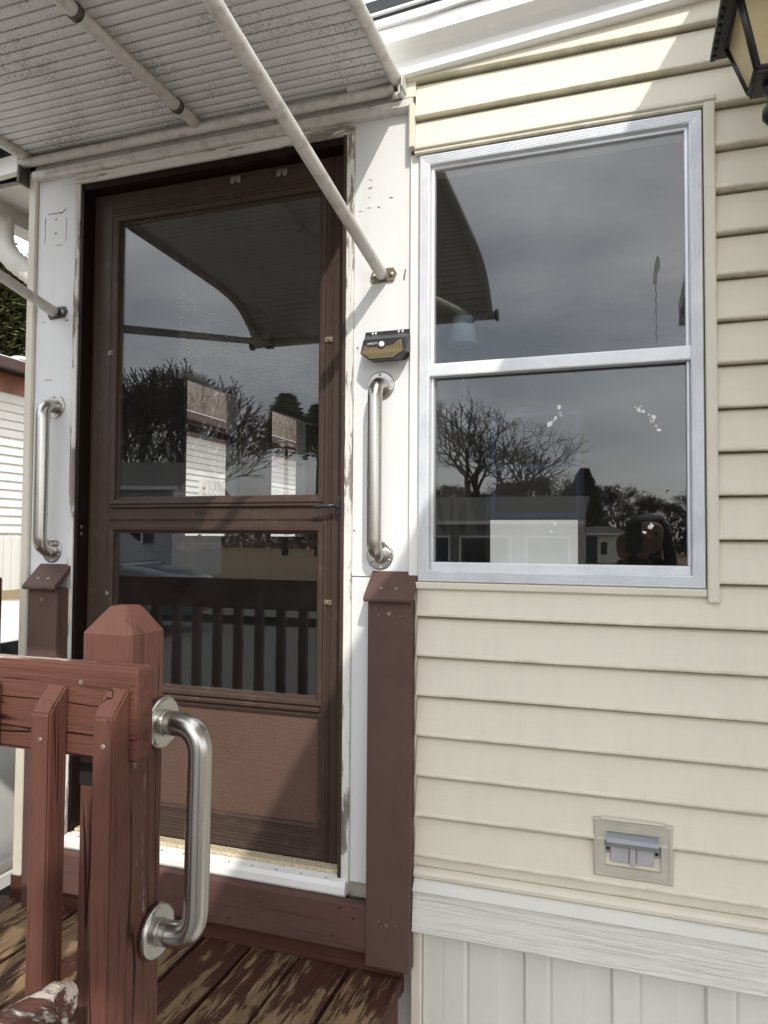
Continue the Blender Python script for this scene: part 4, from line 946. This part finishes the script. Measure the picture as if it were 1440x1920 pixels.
        for f_ in ((0, 1, 2, 3), (7, 6, 5, 4), (0, 4, 5, 1), (1, 5, 6, 2), (2, 6, 7, 3), (3, 7, 4, 0)): bm.faces.new([V[j] for j in f_])
        bmesh.ops.recalc_face_normals(bm, faces=bm.faces[:]); put(nm, bm, 'car_glass')
    for sgn in (-1, 1):
        for y_ in (-.31, .29):
            c = Vector((sgn*(hw-.10), y_*Lc, .32)); n_ = Vector((sgn, 0, 0))
            bm = BM(); tube(bm, [c-n_*.09, c-n_*.07, c+n_*.085, c+n_*.105], [.29, .32, .32, .28], 24); wh = put('wheel', bm, 'rubber')
            bm = BM(); tube(bm, [c+n_*.1055, c+n_*.112], [.21, .19], 20)
            for k in range(5):
                a2 = 2*math.pi*k/5; tube(bm, [c+n_*.114, c+n_*.116+Vector((0, math.cos(a2), math.sin(a2)))*.19], .022, 6)
            o = obj('rim', bm, 'screw_steel', None, loc=(0, 0, 0)); o.parent = wh; o.location = (0, 0, 0)
    t.rotation_euler = (0, 0, rot); return t
car('parked_car', 'white parked car on the driveway left of the house', (-3.52, 1.0, gz(-3.5, 1)+.012), 0, 'car_white')
car('parked_car', 'dark blue wagon parked in the yard across, mirrored in the door glass', (-9.6, -9.3, .02), R(80), 'car_blue', 4.7, 1.9, 1.72, 1.0)

# ------------------------------------------------------------------ trees
def bare_mesh(name, h, spread, depth, seed, mat, r0_=.16, trunks=1, rmin=.010):
    rnd = random.Random(seed); bm = BM()
    def grow(p, d, ln, r_, lv_):
        n = 3; pts = [p]; q = p.copy(); dd_ = d.copy()
        for k in range(n):
            dd_ = (dd_+Vector((rnd.uniform(-.16, .16), rnd.uniform(-.16, .16), rnd.uniform(-.05, .09)))).normalized(); q = q+dd_*ln/n; pts.append(q.copy())
        tube(bm, pts, [max(rmin, r_*(1-.38*k/n)) for k in range(n+1)], 6 if lv_ < 2 else 3, False)
        if lv_ >= depth: return
        m = 3
        for k in range(m):
            ang = rnd.uniform(.30, .85)*spread; az = rnd.uniform(0, 2.0)+k*2.1
            ax = dd_.orthogonal().normalized(); ax.rotate(Quaternion(dd_, az)); nd = dd_.copy(); nd.rotate(Quaternion(ax, ang))
            nd.z += .10; nd.normalize()
            grow(pts[-1 if k < 2 else 2], nd, ln*rnd.uniform(.60, .84), r_*.58, lv_+1)
    for k in range(trunks):
        a_ = 6.28*k/max(1, trunks)+.4
        grow(Vector((.2*math.cos(a_)*(trunks > 1), .2*math.sin(a_)*(trunks > 1), 0)), Vector((.28*math.cos(a_)*(trunks > 1), .28*math.sin(a_)*(trunks > 1), 1)).normalized(), h*.30, r0_, 0)
    zt = max(v.co.z for v in bm.verts); k = h/zt
    for v in bm.verts: v.co *= k
    me = bpy.data.meshes.new(name); bm.to_mesh(me); bm.free(); me.materials.append(MT[mat]); return me
bareA = bare_mesh('bare_tree', 8, .98, 6, 8, 'bark', .20, 1, .011); bareB = bare_mesh('bare_tree', 8, .8, 6, 11, 'bark', .10, 1, .013); bareC = bare_mesh('bare_tree', 8, .85, 5, 23, 'pale_bark', .09, 1, .012)
def put_tree(me, x, y, z, h, label, group=None, rot=None, sx=1.0):
    o = bpy.data.objects.new('bare_tree', me); COL.objects.link(o); o.location = (x, y, z-.05); k = h/8; o.scale = (k*sx, k*sx, k); o.rotation_euler.z = random.uniform(0, 6.28) if rot is None else rot
    tag(o, label, 'tree', group); return o
def conifer(label, x, y, z, h, r_, n, seed, group=None, bl=.30, base=.06):
    rnd = random.Random(seed); t = thing('conifer_tree', (x, y, z), label, 'tree', group)
    bm = BM(); tube(bm, [(x, y, z-.05), (x, y, z+h*.5), (x, y, z+h*.97)], [h*.022, h*.014, .01], 7); obj('trunk', bm, 'bark', t)
    bm = BM()
    for i in range(n):
        u_ = rnd.random()**.75; zz = z+h*(base+(1-base)*u_); rr_ = r_*(1-u_)**.8*(.75+.35*math.sin(i*.7+9*u_))*rnd.uniform(.35, 1.0)**.5+.05
        a_ = rnd.uniform(0, 6.28); c = Vector((x+math.cos(a_)*rr_, y+math.sin(a_)*rr_, zz-.15*rr_))
        out = Vector((math.cos(a_), math.sin(a_), rnd.uniform(-.45, .5))).normalized(); sd_ = Vector((-math.sin(a_), math.cos(a_), rnd.uniform(-.6, .6))).normalized()
        s_ = bl*rnd.uniform(.5, 1.2)
        for q in (-1, 0, 1):
            d = (out+sd_*q*.7).normalized(); wv = d.cross(Vector((rnd.uniform(-1, 1), rnd.uniform(-1, 1), 1))).normalized()*s_*.16
            bm.faces.new([bm.verts.new(p) for p in (c-wv, c+wv, c+d*s_*.7+wv*.8, c+d*s_)])
    obj('crown', bm, 'needles', t); return t
conifer('tall dense evergreen behind the neighbour roof', -12.6, 13.3, .95, 8.2, 2.2, 9000, 1, 'evergreens behind the neighbour roof', .26)
conifer('tall dense evergreen behind the neighbour roof', -15.2, 12.2, .95, 8.6, 2.4, 9000, 2, 'evergreens behind the neighbour roof', .26)
put_tree(bareB, -16.0, 14.5, .6, 9.5, 'leafless tree reaching above the dense evergreens', None)
rnd = random.Random(5)
for k in range(42):
    x_ = -17-rnd.uniform(0, 22); y_ = -2-x_*rnd.uniform(1.15, 2.3)
    put_tree(bareC, x_, y_, -.3+21*sm(-13, -44, x_), rnd.uniform(6, 10), 'slender leafless tree on the wooded hill', 'leafless trees on the hill')
# what stands across the road, seen mirrored in the glass
put_tree(bareA, -8.6, -42, 0, 10.6, 'spreading leafless tree across the road, mirrored in the window', None, 1.2, 1.55)
put_tree(bareA, -5.6, -47, 0, 10.0, 'rounded leafless tree behind the spreading one across the road', None, 2.9, 1.5)
for k in range(34):
    x_ = -30+1.35*k+rnd.uniform(-.6, .6); put_tree(bareB, x_, -76+rnd.uniform(-5, 5), 0, rnd.uniform(5.5, 8.5), 'leafless tree in the row beyond the road', 'row of leafless trees beyond the road', None, 1.5)
for k in range(9):
    put_tree(bareB, -16.3-.85*k, -21.5-rnd.uniform(0, 4), 0, rnd.uniform(7.6, 9.2), 'leafless tree behind the long pale house across', 'leafless trees behind the long pale house', None, 1.2)
conifer('pointed evergreen behind the white trailer across the road', -3.3, -64, 0, 7.8, 3.0, 6000, 4, None, .4)
conifer('dark low evergreen among leafless trees across the road', -12.2, -60, 0, 4.8, 2.4, 2500, 6, None, .5)
conifer('tall pine far across, mirrored at the door glass edge', -29.5, -58, 0, 14.8, 3.0, 1500, 8, 'tall pines far across the road', .7, .66)
conifer('tall pine far across, mirrored at the door glass edge', -26.3, -58, 0, 13.6, 2.6, 1200, 9, 'tall pines far across the road', .7, .68)
# hedge mass that closes the far side
hb = BM()
for i in range(9000):
    c = Vector((rnd.uniform(-70, 40), -88+rnd.uniform(-4, 4), abs(rnd.gauss(0, 2.2)))); s_ = rnd.uniform(.3, .9); d = Vector((rnd.uniform(-1, 1), rnd.uniform(-.4, .4), rnd.uniform(.2, 1))).normalized(); wv = d.cross(Vector((0, 1, .2))).normalized()*s_*.25
    hb.faces.new([hb.verts.new(p) for p in (c-wv, c+wv, c+d*s_)])
ho = obj('far_brush', hb, 'bark'); ho['kind'] = 'stuff'; tag(ho, 'mass of bare brush along the far side of the field', 'brush')

# ------------------------------------------------------------------ houses across the road
def far_house(name, label, c, rot, Lh, Wh, eave, ridge, wallm, roofm, wins, door=None, base=0.0):
    t = thing(name, c, label, 'house')
    def put(nm, bm_, mat, par=None):
        o = obj(nm, bm_, MT[mat], None, loc=(0, 0, 0)); o.parent = par or t; o.location = (0, 0, 0); return o
    put('wall', box(BM(), -Lh/2, Lh/2, -Wh/2, Wh/2, base, eave), wallm)
    for s_ in (-1, 1): put('gable', prism(BM(), [(-Wh/2, eave+.001), (Wh/2, eave+.001), (0, ridge-.06)], 'X', s_*Lh/2-.03, s_*Lh/2+.03), wallm)
    put('roof', prism(BM(), [(-Wh/2-.3, eave-.06), (-Wh/2-.3, eave+.02), (0, ridge+.04), (Wh/2+.3, eave+.02), (Wh/2+.3, eave-.06), (0, ridge-.04)], 'X', -Lh/2-.25, Lh/2+.25), roofm)
    put('fascia', box(BM(), -Lh/2-.26, Lh/2+.26, Wh/2+.301, Wh/2+.33, eave-.09, eave+.03), 'white_trim')
    for (x_, z0, z1, w_, sh) in wins:
        wf = put('window', frame(BM(), x_-w_/2, x_+w_/2, z0, z1, [(0, Wh/2-.02), (0, Wh/2+.05), (.07, Wh/2+.05), (.07, Wh/2-.02)]), 'white_trim')
        put('pane', box(BM(), x_-w_/2+.07, x_+w_/2-.07, Wh/2+.002, Wh/2+.02, z0+.07, z1-.07), 'window_dark', wf)
        if sh:
            for s_ in (-1, 1): put('shutter', box(BM(), x_+s_*(w_/2+.17)-.15, x_+s_*(w_/2+.17)+.15, Wh/2+.002, Wh/2+.04, z0, z1), 'shutter_dark', wf)
    if door: put('door', box(BM(), door-.45, door+.45, Wh/2+.002, Wh/2+.05, base+.3, base+2.3), 'shutter_dark')
    t.rotation_euler.z = rot; return t
far_house('far_trailer', 'white trailer home across the road, mirrored low in the window', (-4.6, -50, -.5), R(-38), 9, 4, 2.5, 3.0, 'white_siding', 'roof_grey', [(2.6, 1.0, 2.0, .7, 0), (.6, 1.0, 2.0, .7, 0), (-2.6, 1.0, 2.0, .7, 0)], 1.6)
far_house('far_garage', 'grey gabled garage across the road, mirrored behind the white board', (-4.4, -24.5, -.2), R(0), 6.0, 6.0, 2.35, 3.3, 'house_grey', 'roof_grey', [(-1.9, .7, 1.9, 1.7, 0), (.1, .7, 1.9, 1.7, 0), (2.1, .7, 1.9, 1.4, 0)])
far_house('far_bungalow', 'long pale house with dark shutters across, mirrored in the door glass', (-19.5, -17.8, .2), R(-14), 12, 5, 2.9, 3.9, 'grey_siding', 'roof_grey', [(4.6, 1.2, 2.5, 1.0, 1), (1.6, 1.2, 2.5, 1.0, 1), (-1.6, 1.2, 2.5, 1.0, 1), (-4.4, 1.2, 2.5, 1.0, 1)])

# ------------------------------------------------------------------ the person taking the photograph (mirrored in the window)
PE = thing('person', (.15, -2.22, 0), 'person with long dark hair in a black coat holding up a phone', 'person')
def skin_mesh(name, verts, edges, radii, mat, parent, lv=2, root=0):
    me = bpy.data.meshes.new(name); me.from_pydata([Vector(v) for v in verts], edges, []); me.update()
    o = bpy.data.objects.new('tmp', me); COL.objects.link(o)
    md = o.modifiers.new('skin', 'SKIN'); md.use_smooth_shade = True
    sv = me.skin_vertices[0].data
    for i, r_ in enumerate(radii): sv[i].radius = (r_, r_) if not isinstance(r_, tuple) else r_
    sv[root].use_root = True
    sb = o.modifiers.new('sub', 'SUBSURF'); sb.levels = lv; sb.render_levels = lv
    bpy.context.view_layer.update()
    ev = bpy.data.meshes.new_from_object(o.evaluated_get(bpy.context.evaluated_depsgraph_get())); bpy.data.objects.remove(o); bpy.data.meshes.remove(me)
    ev.materials.clear(); ev.materials.append(MT[mat])
    bm = BM(); bm.from_mesh(ev); bpy.data.meshes.remove(ev); return obj(name, bm, mat, parent, True)
px, py = .15, -2.22
V = [(px, py, .95), (px, py, 1.10), (px, py+.01, 1.27), (px, py, 1.40), (px, py+.01, 1.47),          # pelvis .. neck base
     (px-.09, py, .88), (px-.10, py+.02, .49), (px-.10, py-.02, .09), (px-.11, py+.12, .05),          # left-hand leg
     (px+.09, py, .88), (px+.10, py+.02, .49), (px+.11, py-.02, .09), (px+.12, py+.12, .05),
     (px-.17, py, 1.39), (px-.235, py+.07, 1.16), (px-.17, py+.24, 1.42), (px-.155, py+.285, 1.50),   # arm to the phone
     (px+.17, py, 1.39), (px+.21, py+.10, 1.17), (px-.02, py+.26, 1.42), (px-.055, py+.29, 1.50),
     (px, py+.02, 1.52)]
Eg = [(0, 1), (1, 2), (2, 3), (3, 4), (0, 5), (5, 6), (6, 7), (7, 8), (0, 9), (9, 10), (10, 11), (11, 12), (3, 13), (13, 14), (14, 15), (15, 16), (3, 17), (17, 18), (18, 19), (19, 20), (4, 21)]
Rd = [(.17, .12), (.15, .11), (.175, .12), (.13, .09), .055, .09, .065, .045, .04, .09, .065, .045, .04, .062, .052, .038, .028, .062, .052, .038, .028, .05]
skin_mesh('body', V, Eg, Rd, 'coat', PE)
hd = skin_mesh('head', [(px-.02, py+.035, 1.52), (px-.02, py+.05, 1.57), (px-.02, py+.045, 1.63), (px-.02, py+.035, 1.70), (px-.02, py+.10, 1.60), (px-.02, py+.125, 1.612), (px-.085, py+.03, 1.62), (px+.045, py+.03, 1.62)],
    [(0, 1), (1, 2), (2, 3), (2, 4), (4, 5), (2, 6), (2, 7)], [.045, .058, .078, .066, .022, .012, .014, .014], 'skin', PE)
bm = BM()
for s_ in (-1, 1): disc(bm, (px-.02+s_*.031, py+.108, 1.633), (0, 1, 0), .011, .006, 10, 1)
obj('eye', bm, 'eye', hd)
bx('mouth', (px-.042, px+.002, py+.098, py+.106, 1.556, 1.565), 'lip', hd, .003)
bm = BM()
hv = [(px-.02, py+.015, 1.73), (px-.02, py-.03, 1.70), (px-.02, py-.07, 1.60), (px-.02, py-.08, 1.45), (px-.02, py-.09, 1.30)]
skin_mesh('hair', hv+[(px-.09, py+.0, 1.66), (px-.115, py+.005, 1.54), (px-.12, py+.02, 1.40), (px-.11, py+.05, 1.27), (px+.055, py+.0, 1.66), (px+.08, py+.005, 1.54), (px+.09, py+.02, 1.40), (px+.08, py+.05, 1.27)],
    [(0, 1), (1, 2), (2, 3), (3, 4), (0, 5), (5, 6), (6, 7), (7, 8), (0, 9), (9, 10), (10, 11), (11, 12)], [.06, .075, .075, .07, .04, .03, .036, .034, .015, .03, .036, .034, .015], 'hair', PE)
for (hx, sgn) in ((px-.155, 1), (px-.055, -1)):
    bs = Vector((hx, py+.285, 1.50)); up_ = Vector((.0, .10, 1)).normalized()
    V = [bs, bs+up_*.045, bs+up_*.075]; Eg = [(0, 1), (1, 2)]; Rd = [.024, (.034, .016), (.034, .014)]
    for f_, ln in ((-1.5, .058), (-.5, .07), (.5, .066), (1.5, .052)):
        k = len(V); b0_ = bs+up_*.083+Vector((f_*.017, -.004, 0))
        V += [b0_, b0_+Vector((sgn*.008, .010, ln*.45)), b0_+Vector((sgn*.022, .022, ln*.75))]; Eg += [(2, k), (k, k+1), (k+1, k+2)]; Rd += [.0092, .0088, .0078]
    k = len(V); tb_ = bs+up_*.04+Vector((sgn*.034, .0, 0)); V += [tb_, tb_+Vector((sgn*.018, .006, .03)), tb_+Vector((sgn*.02, .008, .055))]; Eg += [(1, k), (k, k+1), (k+1, k+2)]; Rd += [.012, .0105, .009]
    skin_mesh('hand', V, Eg, Rd, 'skin', PE, 2)
PH = thing('phone', (px-.105, py+.335, 1.53), 'black phone held up by the person in the black coat', 'phone')
bx('case', (px-.142, px-.066, py+.331, py+.340, 1.535, 1.69), 'black_plastic', PH, .003, 2); bx('camera_bump', (px-.138, px-.104, py+.3402, py+.343, 1.645, 1.685), 'window_dark', PH, .0012)
